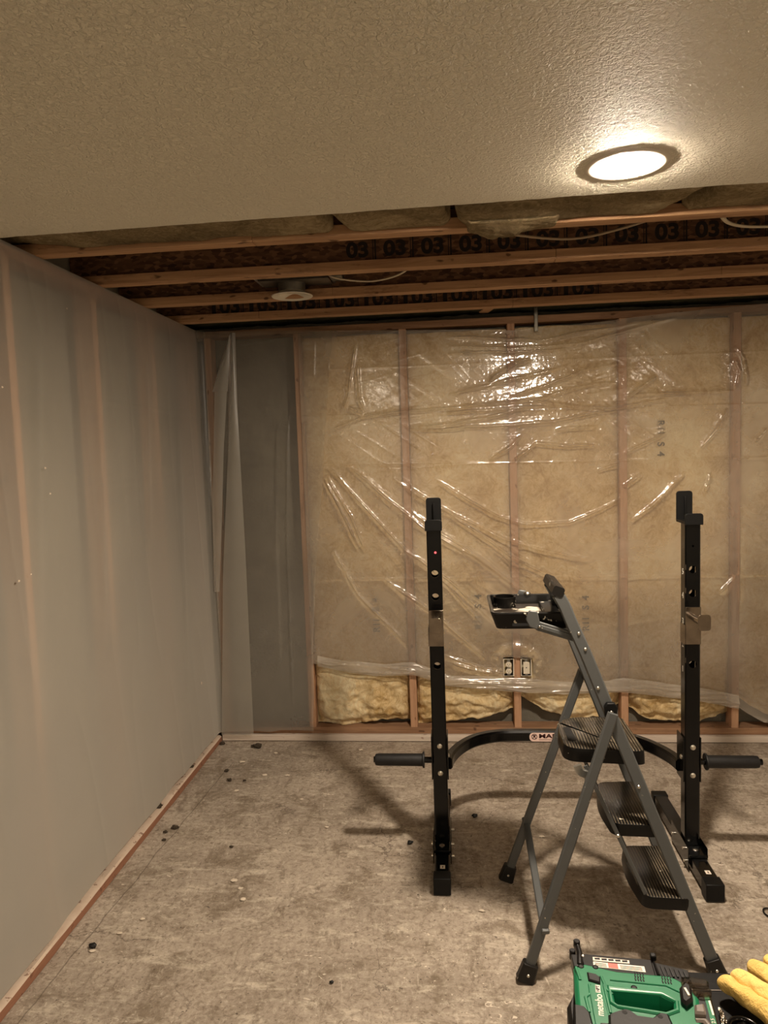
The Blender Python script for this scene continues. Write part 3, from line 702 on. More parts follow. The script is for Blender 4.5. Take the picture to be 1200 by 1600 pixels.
def sheet_left():
    """milky sheet over the left wall, round the corner and over the bare bay of the back wall"""
    yc, xc = 4.088, -1.425; r = .05
    L1 = yc-r-1.0; arc = r*PI/2; s_end = 4.6
    def place(s, h):
        a = np.clip((s-L1)/arc, 0, 1)*PI/2
        x = np.where(s < L1, xc, np.where(s < L1+arc, xc+r-r*np.cos(a), xc+r+(s-L1-arc)))
        y = np.where(s < L1, 1.0+s, np.where(s < L1+arc, yc-r+r*np.sin(a), yc))
        nx = np.where(s < L1, 1.0, np.where(s < L1+arc, np.cos(a), 0.0)); ny = -np.where(s < L1, 0.0, np.where(s < L1+arc, np.sin(a), 1.0))
        return x+nx*h, y+ny*h
    def hfun(s, Z):
        vert = fbm(s*1.6+4, Z*.7+2, 2)
        h = .005+.010*np.clip(vert+.2, 0, 1)+.0015*(1-np.abs(2*vn(s*7+Z*.8, Z*.7)-1))**4
        h = h+.0022*np.exp(-np.abs(Z-(1.93-.005*s))/.004)+.0012*np.exp(-np.abs(Z-1.58)/.004)
        for (a, z0, b, z1) in ((1.45, 2.3, 1.30, 1.0), (1.9, 2.2, 1.75, .9), (2.35, 2.3, 2.25, 1.2), (2.7, 1.9, 2.62, .4)):
            D, T = seg_dist(s, Z, [(a, z0), (b, z1)]); h = h+.004*np.exp(-(D/.035)**2)*np.clip(np.minimum(T, 1-T)*4, 0, 1)
        tens = np.clip((2.395-Z)/.08, 0, 1)
        return .003+h*tens
    ns, nz = 520, 240
    SS, V = np.meshgrid(np.linspace(0, L1+arc, ns), np.linspace(0, 1, nz), indexing='ij')
    zb = .044+.010*vn(SS*8, SS*0+5)+.014*np.clip(fbm(SS*3, SS*0+9, 3), 0, 1)+.012*vn(SS*1.7, SS*0+1); zt = 2.398+0*SS
    Z = zb+(zt-zb)*V; h = hfun(SS, Z)+.006*(1-V)**6
    x, y = place(SS, h)
    o = grid('plastic_sheet', np.stack([x, y, Z], -1), M['poly_milky'])
    tag(o, 'milky plastic sheet covering the whole left wall from ceiling to floor board', 'plastic sheet')
    for y, z, s in ((2.40, 1.66, .006), (2.42, 1.57, .005), (2.20, 1.30, .006), (2.27, 1.31, .004), (2.19, 1.92, .005), (2.62, 2.245, .004), (3.80, .44, .011)):
        st = MB().prism([(y-s, z-s*.3), (y-s*.2, z-s*.6), (y+s, z), (y+s*.3, z+s*.5), (y-s*.6, z+s*.7)], 0, .0015, frame((-1.402, 0, 0), (0, 1, 0), (0, 0, 1))).build('white_tear', M['chip'], o)
    # back wall piece: own sheet, edge runs from top right to the foot of the second stud
    ns = 200
    U, V = np.meshgrid(np.linspace(0, 1, ns), np.linspace(0, 1, 320), indexing='ij')
    zb = .055+.012*vn(U*6, U*0+2); zt = 2.390-.026*U+.004*fbm(U*12, U*0, 3); Z = zb+(zt-zb)*V
    xe = np.interp(Z[-1], [.05, .6, .98, 1.5, 1.93, 2.362], [-.842, -.822, -.792, -.735, -.688, -.640])+.006*(vn(Z[-1]*7, Z[-1]*0)-.5)
    X = -1.384+(xe[None, :]+1.384)*U
    h = .006+.008*np.clip(fbm(X*5, Z*.6, 3)+.2, 0, 1)+.002*np.exp(-np.abs(Z-1.90)/.004)
    for pl, w, am in (([(-.905, 1.95), (-.925, 1.7), (-.95, 1.2), (-.955, .6), (-.96, .2)], .007, .008), ([(-.67, 2.2), (-.66, 1.9), (-.70, 1.75)], .006, .008), ([(-1.385, 1.9), (-1.385, 1.2), (-1.37, .5)], .007, .006),
                      ([(-.74, 2.33), (-.755, 2.1)], .005, .004), ([(-1.2, 2.31), (-1.0, 2.325), (-.86, 2.34)], .004, .004)):
        D, T = seg_dist(X+.006*fbm(X*9, Z*9, 2), Z, pl); h = h+am*np.exp(-(D/w)**2)*np.clip(np.minimum(T, 1-T)*6, 0, 1)*(.5+vn(Z*30, X*8))
    h = h+.003*np.clip((X+.78)/.1, 0, 1)*(1-np.abs(2*vn(X*30, Z*22)-1))**2
    Y = 4.078-h
    o2 = grid('plastic_sheet', np.stack([X, Y, Z], -1), M['poly_back'])
    tag(o2, 'milky plastic sheet over the dark bare concrete bay in the back corner', 'plastic sheet')
    # folds hanging in front of the bare bay
    def strip(name, l, r_, n, y, bow, label):
        zs = np.linspace(l[0][1], l[-1][1], n)
        U, Zz = np.meshgrid(np.linspace(0, 1, 16), zs, indexing='ij')
        xl = np.interp(-Zz, [-p[1] for p in l], [p[0] for p in l]); xr = np.interp(-Zz, [-p[1] for p in r_], [p[0] for p in r_])
        X = xl+(xr-xl)*U; Y = y-bow*np.sin(PI*U)-.003*fbm(X*14, Zz*3, 2)
        q = grid(name, np.stack([X, Y, Zz], -1), M['poly_flap'], o2); q.matrix_parent_inverse = Matrix(); q['label'] = label
    strip('loose_fold', [(-1.220, 2.372), (-1.262, 1.73), (-1.333, .989), (-1.390, .045)], [(-1.188, 2.372), (-1.198, 1.946), (-1.192, 1.137), (-1.197, .045)], 120, 4.050, .010, 'long pale doubled strip tapering to the top')
    strip('loose_fold', [(-1.228, 2.36), (-1.341, 2.049)], [(-1.216, 2.36), (-1.250, 2.049)], 40, 4.054, .008, 'small triangular fold')
    strip('loose_fold', [(-1.328, 2.049), (-1.350, 1.73), (-1.375, 1.40), (-1.392, .9)], [(-1.255, 2.049), (-1.290, 1.73), (-1.325, 1.30), (-1.36, .9)], 80, 4.056, .006, 'narrow clear fold below the triangle')
sheet_left()

# ================================================================ LAMPS, CABLES, BOXES
def recessed_lamp(x, y, r_out, r_in, mat, label, group=None):
    e = empty('recessed_lamp', (x, y, H), label, 'ceiling lamp', group)
    MB().lathe([(r_in, H-.003), (r_in+.003, H-.0050), (r_in+.008, H-.0040), (r_in+.010, H-.0048), (r_out-.006, H-.0036), (r_out, H-.0008), (r_out-.004, H-.0002), (r_in, H-.0002)], (x, y, 0), n=72, closed=True).build('trim_ring', M['trim_white'], e)
    MB().lathe([(1e-5, H-.0100), (r_in*.5, H-.0095), (r_in*.93, H-.0084), (r_in-.001, H-.0068), (r_in, H-.0008), (1e-5, H-.0008)], (x, y, 0), n=64).build('diffuser', mat, e)
    return e
recessed_lamp(.475, 2.005, .108, .076, M['lamp_main'], 'lit round recessed lamp in the textured ceiling near the cut edge', 'round recessed lamps')
proto = recessed_lamp(.475, -.75, .108, .076, M['lamp_fill'], 'added round fill lamp in the ceiling behind the camera, out of view', 'round recessed lamps')  # unseen lamps from here on, added to light the room
for x, y, lb in ((-.75, -1.9, 'added round fill lamp in the ceiling far behind the camera, left, out of view'), (2.2, -.75, 'added round fill lamp in the ceiling behind the camera, right, out of view')):
    c = proto.copy(); COL.objects.link(c); c.location = (x, y, H); c['label'] = lb
    for ch in proto.children:
        d = ch.copy(); COL.objects.link(d); d.parent = c; d.matrix_parent_inverse = ch.matrix_parent_inverse
def unlit():
    x, y = -.702, 3.325
    e = empty('recessed_lamp', (x, y, H), 'unlit round recessed lamp with white rim hanging among the open joists', 'ceiling lamp', 'round recessed lamps')
    ring = MB().lathe([(.045, H+.022), (.060, H+.006), (.066, H+.001), (.092, H-.004), (.094, H-.001), (.080, H+.004), (.066, H+.010), (.052, H+.026)], (x, y, 0), n=56, closed=True).build('trim_ring', M['trim_white'], e)
    MB().lathe([(1e-5, H+.024), (.050, H+.024), (.050, H+.028), (1e-5, H+.028)], (x, y, 0), n=40).build('diffuser', M['white_plastic'], e)
    mb = MB().bb((-.835, 3.235, 2.452), (-.52, 3.368, 2.4545)); mb.bb((-.835, 3.235, 2.452), (-.52, 3.237, 2.475)); mb.bb((-.835, 3.366, 2.452), (-.52, 3.368, 2.475)); mb.build('mounting_plate', M['can'], e)
    MB().lathe([(.058, H+.010), (.064, H+.052), (.075, H+.053), (.075, H+.17), (1e-5, H+.17)], (x, y, 0), n=40).build('lamp_can', M['can'], e)
    MB().bb((-.515, 3.24, 2.455), (-.46, 3.33, 2.53)).build('junction_box', M['can'], e, bevel=.004)
    for xx in (-.845, -.51):
        mb = MB().bb((xx-.006, 2.99, 2.458), (xx+.006, 3.372, 2.461)); mb.bb((xx-.006, 2.99, 2.458), (xx-.0045, 3.372, 2.476)); mb.build('hanger_bar', M['steel_bright'], e)
unlit()
def spline(pts, n=14):
    P = [Vector(p) for p in pts]; P = [P[0]*2-P[1]]+P+[P[-1]*2-P[-2]]; out = []
    for i in range(1, len(P)-2):
        for k in range(n):
            t = k/n; a, b, c, d = P[i-1:i+3]
            out.append(.5*((2*b)+(-a+c)*t+(2*a-5*b+4*c-d)*t*t+(-a+3*b-3*c+d)*t**3))
    return out+[P[-2]]
def cable(pts, r, mat, label, flat=1.0):
    prof = [(r*1.5*math.cos(2*PI*i/8), r*.8*math.sin(2*PI*i/8)) for i in range(8)]
    o = MB().sweep(spline(pts), prof).build('electrical_cable', mat, smooth=True); return tag(o, label, 'cable', 'electrical cables among the joists')
cable([(-.05, 2.70, 2.52), (.05, 2.66, 2.47), (.22, 2.70, 2.441), (.45, 2.78, 2.432), (.62, 2.72, 2.44), (.80, 2.63, 2.47), (.95, 2.60, 2.52)], .0055, M['cable_grey'], 'grey cable sagging between the first and second joist')
cable([(.86, 2.56, 2.50), (.915, 2.60, 2.448), (.985, 2.70, 2.432), (1.10, 2.76, 2.430), (1.3, 2.78, 2.436), (1.5, 2.76, 2.46), (1.7, 2.7, 2.52)], .0055, M['cable'], 'bright white cable hanging at the right between the first two joists')
cable([(-.52, 3.24, 2.50), (-.50, 3.19, 2.445), (-.40, 3.22, 2.428), (-.30, 3.24, 2.428), (-.19, 3.20, 2.445), (-.10, 3.15, 2.50)], .0045, M['cable'], 'thin cable looping from the unlit lamp to the third joist')
tag(MB().rect([(.20, 4.09, 2.4385), (.245, 3.885, 2.4385)], .055, .038, up=(0, 0, 1)).build('wood_block', M['joist'], bevel=.002), 'short wooden block bridging the last joist and the back wall', 'wood block')
tag(MB().bb((.466, 4.04, 2.30), (.486, 4.052, 2.47)).build('metal_strap', M['can'], bevel=.002), 'grey strap hanging down from the joists over the clear sheet', 'strap')

# outlet boxes on either side of the stud
def outlet(x, kind, label):
    e = empty('outlet_box', (x, YB, .43), label, 'outlet', 'outlet boxes on the stud')
    w, hh = .056, .098
    mb = MB(); z = .43; y0, y1 = YB-.012, YB+.0555
    mb.bb((x-w/2, y0, z-hh/2), (x-w/2+.003, y1, z+hh/2)); mb.bb((x+w/2-.003, y0, z-hh/2), (x+w/2, y1, z+hh/2))
    mb.bb((x-w/2, y0, z+hh/2-.003), (x+w/2, y1, z+hh/2)); mb.bb((x-w/2, y0, z-hh/2), (x+w/2, y1, z-hh/2+.003)); mb.bb((x-w/2, y1-.003, z-hh/2), (x+w/2, y1, z+hh/2))
    mb.build('box', M['black_gap'], e)
    rim = MB(); r0 = .0025
    rim.rect([(x-w/2, y0, z-hh/2), (x+w/2, y0, z-hh/2), (x+w/2, y0, z+hh/2), (x-w/2, y0, z+hh/2)], .004, .003, up=(0, 1, 0), closed=True); rim.build('box_rim', M['white_plastic'], e)
    MB().bb((x-.008, y0-.004, z-.050), (x+.008, y0-.0025, z+.050)).build('mounting_strap', M['steel_bright'], e, bevel=.0005)
    if kind == 'duplex':
        for s in (-1, 1):
            pl = [(x+.0165*math.cos(a)*1.0, z+s*.0195+max(-.0135, min(.0135, .0165*math.sin(a)))) for a in np.linspace(0, 2*PI, 24, endpoint=False)]
            m = frame((0, y0-.003, 0), (1, 0, 0), (0, 0, 1))
            face = MB().prism(pl, 0, .007, m).build('socket_face', M['white_plastic'], e, bevel=.0008)
            sl = MB()
            for dx, dh in ((-.006, .009), (.006, .007)): sl.bb((x+dx-.001, y0-.0106, z+s*.0195-dh/2+.002), (x+dx+.001, y0-.0098, z+s*.0195+dh/2+.002))
            sl.cyl((x, y0-.0098, z+s*.0195-.007), (x, y0-.0106, z+s*.0195-.007), .0022, 10); sl.build('slots', M['black_gap'], face)
    else:
        f = MB().bb((x-.017, y0-.011, z-.034), (x+.017, y0-.0042, z+.034)).build('cover', M['white_plastic'], e, bevel=.001)
        MB().cyl((x, y0-.0116, z+.002), (x, y0-.0108, z+.002), .0035, 12).build('hole', M['black_gap'], f)
outlet(.297, 'duplex', 'outlet box with a double socket, left of the stud')
outlet(.396, 'blank', 'outlet box with a plain white insert, right of the stud')

# ================================================================ WEIGHT RACK
def boolean_tube(name, outer, inner, holes, mat, parent):
    o = outer.build(name, mat, parent); bpy.context.view_layer.update()
    cut = [inner.build('cut', mat)]+[h.build('cut', mat) for h in holes]
    for c in cut:
        md = o.modifiers.new('b', 'BOOLEAN'); md.object = c; md.operation = 'DIFFERENCE'; md.solver = 'EXACT'
    bpy.context.view_layer.update()
    me = bpy.data.meshes.new_from_object(o.evaluated_get(bpy.context.evaluated_depsgraph_get()))
    o.modifiers.clear(); o.data = me; me.shade_smooth(); me.set_sharp_from_angle(angle=math.radians(30))
    for c in cut: bpy.data.objects.remove(c)
    return o
def rack():
    e = empty('weight_rack', (.42, 2.95, 0), 'black steel barbell rack with two uprights, curved cross tube and plate pegs', 'weight rack')
    YF, YK = 2.862, 2.920          # front and back face of the uprights
    for side, xc in ((-1, -.076), (1, .918)):
        w = .058; x0, x1 = xc-w/2, xc+w/2; ztop = 1.372
        hz = [1.186, 1.093, .910, .812]
        holes = [MB().cyl((xc, YF-.02, z), (xc, YK+.02, z), .0145, 28) for z in hz]
        holes.append(MB().cyl((xc, YF-.02, 1.277), (xc, YF+.02, 1.277), .004, 12))
        if side < 0: holes.pop()
        up = boolean_tube('upright', MB().rect([(xc, (YF+YK)/2, .075), (xc, (YF+YK)/2, ztop)], w, w, up=(0, 1, 0), r=.005),
                          MB().bb((x0+.0022, YF+.0022, .02), (x1-.0022, YK-.0022, ztop-.004)), holes, M['rack'], e)
        # bar cradle: base, tall back plate and short front lip
        yb = YK+.045
        cr = MB(); k = .031
        def plate(y, z0, z1, lean, th, wd):
            pl = [(-wd, z0), (wd, z0), (wd, z1-.010), (wd-.003, z1-.003), (wd-.010, z1), (-wd+.010, z1), (-wd+.003, z1-.003), (-wd, z1-.010)]
            m = Matrix.Translation((xc, y, 0)) @ Matrix(((1, 0, 0, 0), (0, 0, 1, 0), (0, 1, 0, 0), (0, 0, 0, 1)))
            sh = Matrix.Identity(4); 
            cr.prism([(a, b) for a, b in pl], 0, th, m)
        plate(yb, 1.365, 1.484, 0, .007, .031); plate(YF-.014, 1.360, 1.404, 0, .007, .034)
        cr.bb((xc-.031, YF-.012, 1.362), (xc+.031, yb+.004, 1.374)); cr.bb((xc-.0025, yb-.012, 1.372), (xc+.0025, yb, 1.462))
        cr.build('bar_cradle', M['rack_matte'], e, bevel=.0015)
        # foot running front to back, end caps, bracket
        ft = MB().rect([(xc+.002, 2.640, .038), (xc+.002, 3.335, .038)], .058, .050, up=(0, 0, 1), r=.004).build('base_tube', M['rack'], e)
        for ya, yb2 in ((2.612, 2.668), (3.305, 3.352)):
            MB().bb((xc-.031, ya, 0.001), (xc+.035, yb2, .066)).build('end_cap', M['rack_matte'], ft, bevel=.003)
        mb = MB(); mb.bb((xc-.036, 2.80, .014), (xc-.0325, 3.02, .098)); mb.bb((xc+.0345, 2.80, .014), (xc+.038, 3.02, .098)); mb.bb((xc-.034, 2.79, .0645), (xc+.036, YF-.001, .076))
        br = mb.build('base_bracket', M['rack'], e, bevel=.0015)
        b = MB(); b.lathe([(1e-5, .006), (.006, .0055), (.011, .002), (.011, 0), (1e-5, 0)], (xc, 2.828, .0765), n=20); b.build('bolt', M['bolt'], br)
        for yy, zz in ((2.845, .075), (2.83, .032), (2.985, .06)):
            MB().cyl((xc-.044, yy, zz), (xc-.036, yy, zz), .006, 12).build('bolt', M['bolt'], br); MB().cyl((xc+.038, yy, zz), (xc+.050, yy, zz), .0055, 12).build('bolt', M['bolt'], br)
        st = MB().bb((xc-.006, 2.686, .0631), (xc+.013, 2.710, .0636)).build('sticker', M['sticker_white'], ft)
        MB().bb((xc+.002, 2.692, .0636), (xc+.006, 2.703, .0640)).build('print', M['maroon'], st)
        # sleeve bracket with bolts and peg
        sl = MB(); sl.bb((x0-.004, YF-.0035, .345 if side < 0 else .355), (x1+.004, YF-.0005, .505)) if False else None
        for xx in (x0-.0055, x1+.0005): sl.bb((xx, YF+.004, .335), (xx+.005, YK+.03, .515))
        slo = sl.build('side_plate', M['rack'], e, bevel=.001)
        for zz in (.478, .364):
            MB().lathe([(1e-5, .005), (.006, .0045), (.0105, .0015), (.0105, 0), (1e-5, 0)], (xc+.001, YF, zz), (0, -1, 0), 20).build('bolt', M['bolt'], up)
        MB().lathe([(1e-5, .005), (.006, .0045), (.0095, .0015), (.0095, 0), (1e-5, 0)], ((x1+.0055) if side < 0 else (x0-.0055), YF+.03, .428), (-side, 0, 0), 16).build('bolt', M['bolt'], slo)
        s = side; xa = x0 if s < 0 else x1; yp = 2.892; zp = .408
        pg = MB().cyl((xa, yp, zp), (xa+s*.245, yp, zp), .0125, 18).build('plate_peg', M['rack'], e)
        xs = -.140 if s < 0 else .975
        xe = -.338 if s < 0 else 1.186
        MB().lathe([(.0128, 0), (.032, 0), (.033, .003), (.032, .007), (.0255, .009), (.0250, .04), (.0245, .19), (.0225, .202), (.016, .205), (.0128, .2045)], (xs, yp, zp), (s, 0, 0), 28, closed=True).build('grip_sleeve', M['grip'], pg)
        # chrome spotter hook
        hk = MB().bb((xc-.0290, YF-.0060, .893), (xc+.0290, YF-.0005, 1.040)).build('spotter_hook', M['chrome'], e, bevel=.001)
        MB().tube([(xc, YF-.004, 1.000), (xc, YF-.03, .998), (xc, 2.735, 1.004)], .0125, 18).build('rod', M['chrome'], hk)
        pl = [(.023*np.sign(math.cos(a))*abs(math.cos(a))**.4, .030*np.sign(math.sin(a))*abs(math.sin(a))**.4) for a in np.linspace(0, 2*PI, 40, endpoint=False)]
        MB().prism([(float(a), float(b)) for a, b in pl], 0, .006, frame((xc, 2.736, 1.008), (1, 0, 0), (0, 0, 1))).build('flange', M['chrome'], hk, bevel=.001)
        MB().bb((x0-.004, YF-.003, .893), (x0-.0005, YK-.01, .970)).build('side_tab', M['chrome'], hk)
        if side < 0:
            MB().lathe([(1e-5, .003), (.003, .0025), (.0045, .0), (1e-5, 0)], (xc+.005, YF-.0005, 1.272), (0, -1, 0), 16).build('red_spot', M['red_glow'], up)  # glowing dot in place of laser light on the upright
        else:
            for c, z in (('5', 1.173), ('4', 1.080), ('3', .977), ('2', .886), ('1', .786)):
                text('height_number', c, .034, frame((x0-.0004, 2.891, z), (0, -1, 0), (0, 0, 1)), M['number'], up, .0004)
    # U shaped cross tube
    z = .388
    path = [(-.045, 2.905, z), (-.035, 2.96, z), (-.008, 3.03, z), (.030, 3.095, z), (.075, 3.145, z), (.13, 3.180, z), (.19, 3.200, z), (.26, 3.207, z), (.42, 3.207, z), (.58, 3.207, z),
            (.65, 3.200, z), (.71, 3.180, z), (.765, 3.145, z), (.81, 3.095, z), (.848, 3.03, z), (.875, 2.96, z), (.885, 2.905, z)]
    ct = MB().rect(spline(path, 3), .040, .050, r=.008).build('cross_tube', M['rack'], e)
    # maker's sticker on the cross tube
    yl = 3.1865
    x0, x1, zc, hh = .318, .520, .387, .0195
    pl = []
    for cx, cz, a0 in ((x1-.012, zc+hh-.012, 0), (x0+.016, zc+hh-.016, 90), (x0+.016, zc-hh+.016, 180), (x1-.012, zc-hh+.012, 270)):
        rr = .012 if cx > .4 else .016
        for k in range(7): a = math.radians(a0+k*15); pl.append((cx+rr*math.cos(a), cz+rr*math.sin(a)))
    st = MB().prism(pl, 0, .0008, frame((0, yl, 0), (1, 0, 0), (0, 0, 1))).build('maker_sticker', M['sticker'], ct)
    cx, cz = x0+.021, zc+.002
    ring = MB().lathe([(.0105, 0), (.0130, 0), (.0130, .0008), (.0105, .0008)], (cx, yl-.0008, cz), (0, -1, 0), 36, closed=True)
    for a in (45, 135, 225, 315):
        c_, s_ = math.cos(math.radians(a)), math.sin(math.radians(a)); ring.rect([(cx+c_*.002, yl-.0012, cz+s_*.002), (cx+c_*.011, yl-.0012, cz+s_*.011)], .0030, .0008, up=(0, 1, 0), r=.0002)
    ring.cyl((cx, yl-.0008, cz+.0055), (cx, yl-.0016, cz+.0055), .0030, 12); ring.bb((cx-.0025, yl-.0016, cz-.003), (cx+.0025, yl-.0008, cz+.003)); ring.build('emblem', M['maroon'], st)
    text('brand_name', 'MARCY', .026, frame((x0+.108, yl-.001, zc+.004), (1, 0, 0), (0, 0, 1)), M['maroon'], st, .0005, 1.55, bold=.0009)
    MB().bb((x0+.040, yl-.0014, zc-.0125), (x1-.012, yl-.0008, zc-.0110)).build('small_print', M['maroon'], st)
rack()

# ================================================================ STEP LADDER
def ladder():
    e = empty('step_ladder', (.5, 2.47, 0), 'grey folding three-step ladder with black ribbed steps and a tool tray', 'ladder')
    yn = lambda z: 2.236+.062*z       # near front rail
    yf = lambda z: 2.672-.040*z       # far front rail
    xr = lambda z: .797-.381*z
    def rail(name, yfun, z0, sgn):
        k = 0 if sgn < 0 else 1     # the far rail bends in toward the narrow grip
        pts = [(xr(z0), yfun(z0), z0)]+[(xr(z), yfun(z), z) for z in (.3, .6, .9, 1.02)]+[(.366, yfun(1.12)-.05*k, 1.12), (.347, yfun(1.17)-.10*k, 1.17), (.327, yfun(1.21)-.118*k, 1.208)]
        # channel section: web faces sideways, two short flanges
        o = MB().rect(spline(pts, 6), .022, .038, up=(1, 0, 0), r=.004).build(name, M['steel_grey'], e)
        return o
    fr_n = rail('front_rail', yn, .035, -1); fr_f = rail('front_rail', yf, .035, 1)
    # top hand hoop
    MB().rect([(.327, 2.298, 1.219), (.327, 2.520, 1.219)], .032, .036, up=(.93, 0, -.37), r=.005).build('hand_grip', M['foot_rubber'], e)
    # rear legs
    rn = lambda z: (.190+.338*z, 2.186+.050*z, z); rf = lambda z: (.170+.345*z, 2.724-.062*z, z)
    def leg(fun):
        return MB().rect([fun(z) for z in (.03, .85)], .020, .031, up=(1, 0, 0), r=.004).build('rear_leg', M['steel_grey'], e)
    rl_n = leg(rn); rl_f = leg(rf)
    # rubber feet
    def foot(par, p, lean):
        pr = [(-.020, -.026), (.020, -.026), (.024, -.010), (.020, .018), (-.018, .020), (-.024, -.006)]
        d = Vector((lean, 0, 1)).normalized(); p = Vector((p[0], p[1], 0))
        mb = MB().rect([p+d*.002, p+d*.012, p+d*.062], .036, .052, up=(1, 0, 0), r=.006, scales=[1.12, 1.05, .92]).build('rubber_foot', M['foot_rubber'], par, bevel=.002)
        MB().lathe([(1e-5, .003), (.004, .002), (.005, 0), (1e-5, 0)], p+d*.030+Vector((0, -.0185, 0)), (0, -1, 0), 12).build('rivet', M['bolt'], mb)
    foot(rl_n, rn(0), .338); foot(rl_f, rf(0), .345); foot(fr_n, (xr(0), yn(0)), -.381); foot(fr_f, (xr(0), yf(0)), -.381)
    # hinge caps
    for yy, s, par in ((yn(.85)-.022, -1, fr_n), (yf(.85)+.022, 1, fr_f)):
        m = frame((.478, yy, .846), (1, 0, 0), (0, 0, 1))
        pl = [(-.018, -.022), (.016, -.022), (.021, .010), (.012, .026), (-.012, .026), (-.020, .012)]
        hc = MB().prism(pl, -.008, .010, m).build('hinge_cap', M['rack_matte'], e, bevel=.003)
        MB().lathe([(1e-5, .005), (.0045, .004), (.0065, 0), (1e-5, 0)], (.479, yy+s*.009, .842), (0, s, 0), 14).build('rivet', M['bolt'], hc)
    # steps
    def step(name, poly, z, th, flare, parts=True):
        mb = MB(); n = len(poly)
        # rounded corners
        def rnd(poly, rad):
            out = []
            for i in range(len(poly)):
                a, b, c = Vector(poly[i-1][:2]), Vector(poly[i][:2]), Vector(poly[(i+1) % len(poly)][:2]); r = poly[i][2]
                p = b+(a-b).normalized()*r; q = b+(c-b).normalized()*r
                for k in range(9): t = k/8; out.append(tuple((p*(1-t)**2+b*2*t*(1-t)+q*t*t)[:]))
            return out
        P = rnd(poly, .03); c = Vector((sum(p[0] for p in P)/len(P), sum(p[1] for p in P)/len(P)))
        def lay(sx, sy, off=0): return [((p[0]-c.x)*sx+c.x+off, (p[1]-c.y)*sy+c.y) for p in P]
        L = [(lay(.95, .97), z), (lay(.985, .99), z-.0015), (lay(1, 1), z-.007), (lay(1.0+flare*.6, 1.0, -flare*.02), z-.024), (lay(1.0+flare, 1.0, -flare*.03), z-th)]
        vs = []; k = len(P)
        for l, zz in L: vs += [(x, y, zz) for x, y in l]
        fs = [tuple(range(k))]
        for j in range(len(L)-1):
            for i in range(k): fs.append((j*k+i, j*k+(i+1) % k, (j+1)*k+(i+1) % k, (j+1)*k+i))
        fs.append(tuple(range((len(L)-1)*k+k-1, (len(L)-1)*k-1, -1)))
        return mb.add(vs, fs).build(name, M['tread'], e)
    t1 = step('platform_step', [(.345, 2.325, .05), (.595, 2.300, .03), (.590, 2.600, .02), (.375, 2.600, .07), (.345, 2.50, .05)], .700, .046, .02)
    # hand slot in the platform
    m = frame((.377, 2.44, .7003), (0, 1, 0), (-1, 0, 0))
    MB().prism([(-.062, -.008), (-.052, -.015), (.052, -.013), (.062, -.005), (.055, .013), (-.055, .013)], 0, .0012, m).build('hand_slot', M['black_gap'], t1)
    step('step', [(.485, 2.270, .03), (.628, 2.262, .03), (.636, 2.575, .02), (.492, 2.565, .03), (.470, 2.42, .06)], .475, .040, .05)
    step('step', [(.575, 2.245, .03), (.722, 2.236, .03), (.728, 2.550, .02), (.572, 2.545, .03), (.556, 2.40, .06)], .250, .040, .05)
    # thin link bars and silver brackets under the platform
    for yy, s in ((2.262, -1), (2.606, 1)):
        lk = MB().rect([(.398, yy, .668), (.600, yy, .205)], .006, .013, up=(1, 0, 0), r=.002).build('link_bar', M['steel_grey'], e)
        for p in ((.497, .440), (.594, .215)):
            MB().lathe([(1e-5, .004), (.004, .003), (.006, 0), (1e-5, 0)], (p[0], yy+s*.003, p[1]), (0, s, 0), 12).build('rivet', M['bolt'], lk)
        MB().rect(spline([(.372, yy+.006*s, .672), (.382, yy+.004*s, .650), (.402, yy+.004*s, .640), (.408, yy+.002*s, .615)], 4), .010, .026, up=(1, 0, .3), r=.003).build('support_bracket', M['steel_bright'], e)
    # rear brace
    a = Vector(rf(.235))+Vector((.002, -.012, 0)); b = Vector(rn(.175))+Vector((.004, .014, 0))
    MB().rect([a+Vector((-.004, .03, .014)), a, b, b+Vector((.004, -.03, -.010))], .024, .014, up=(0, 0, 1), r=.003).build('rear_brace', M['steel_grey'], e)
    # rivets on the near rail
    for z in (1.085, 1.035, .912, .60):
        MB().lathe([(1e-5, .004), (.004, .003), (.006, 0), (1e-5, 0)], (xr(z)+(.004 if z > 1 else -.006), yn(z)-.0112, z), (0, -1, 0), 12).build('rivet', M['bolt'], fr_n)
    # tool tray
    tr = tray(e)
    # tray arms
    for yy, s in ((2.318, -1), (2.652, 1)):
        ar = MB().rect([(.398, yy, 1.062), (.262, yy, 1.106)], .008, .030, up=(0, 0, 1), r=.002).build('tray_arm', M['steel_grey'], e)
        MB().rect([(.384, yy+s*.0045, 1.0665), (.272, yy+s*.0045, 1.1025)], .003, .012, up=(0, 0, 1), r=.001).build('rib', M['steel_grey'], ar)
        MB().prism([(.225, 1.128), (.236, 1.158), (.262, 1.154), (.270, 1.116), (.262, 1.094), (.236, 1.104)], -.004, .006, frame((0, yy+s*.004, 0), (1, 0, 0), (0, 0, 1))).build('clamp', M['steel_grey'], ar, bevel=.003)
        MB().lathe([(1e-5, .003), (.003, .002), (.0045, 0), (1e-5, 0)], (.268, yy+s*.005, 1.104), (0, s, 0), 12).build('rivet', M['bolt'], ar)
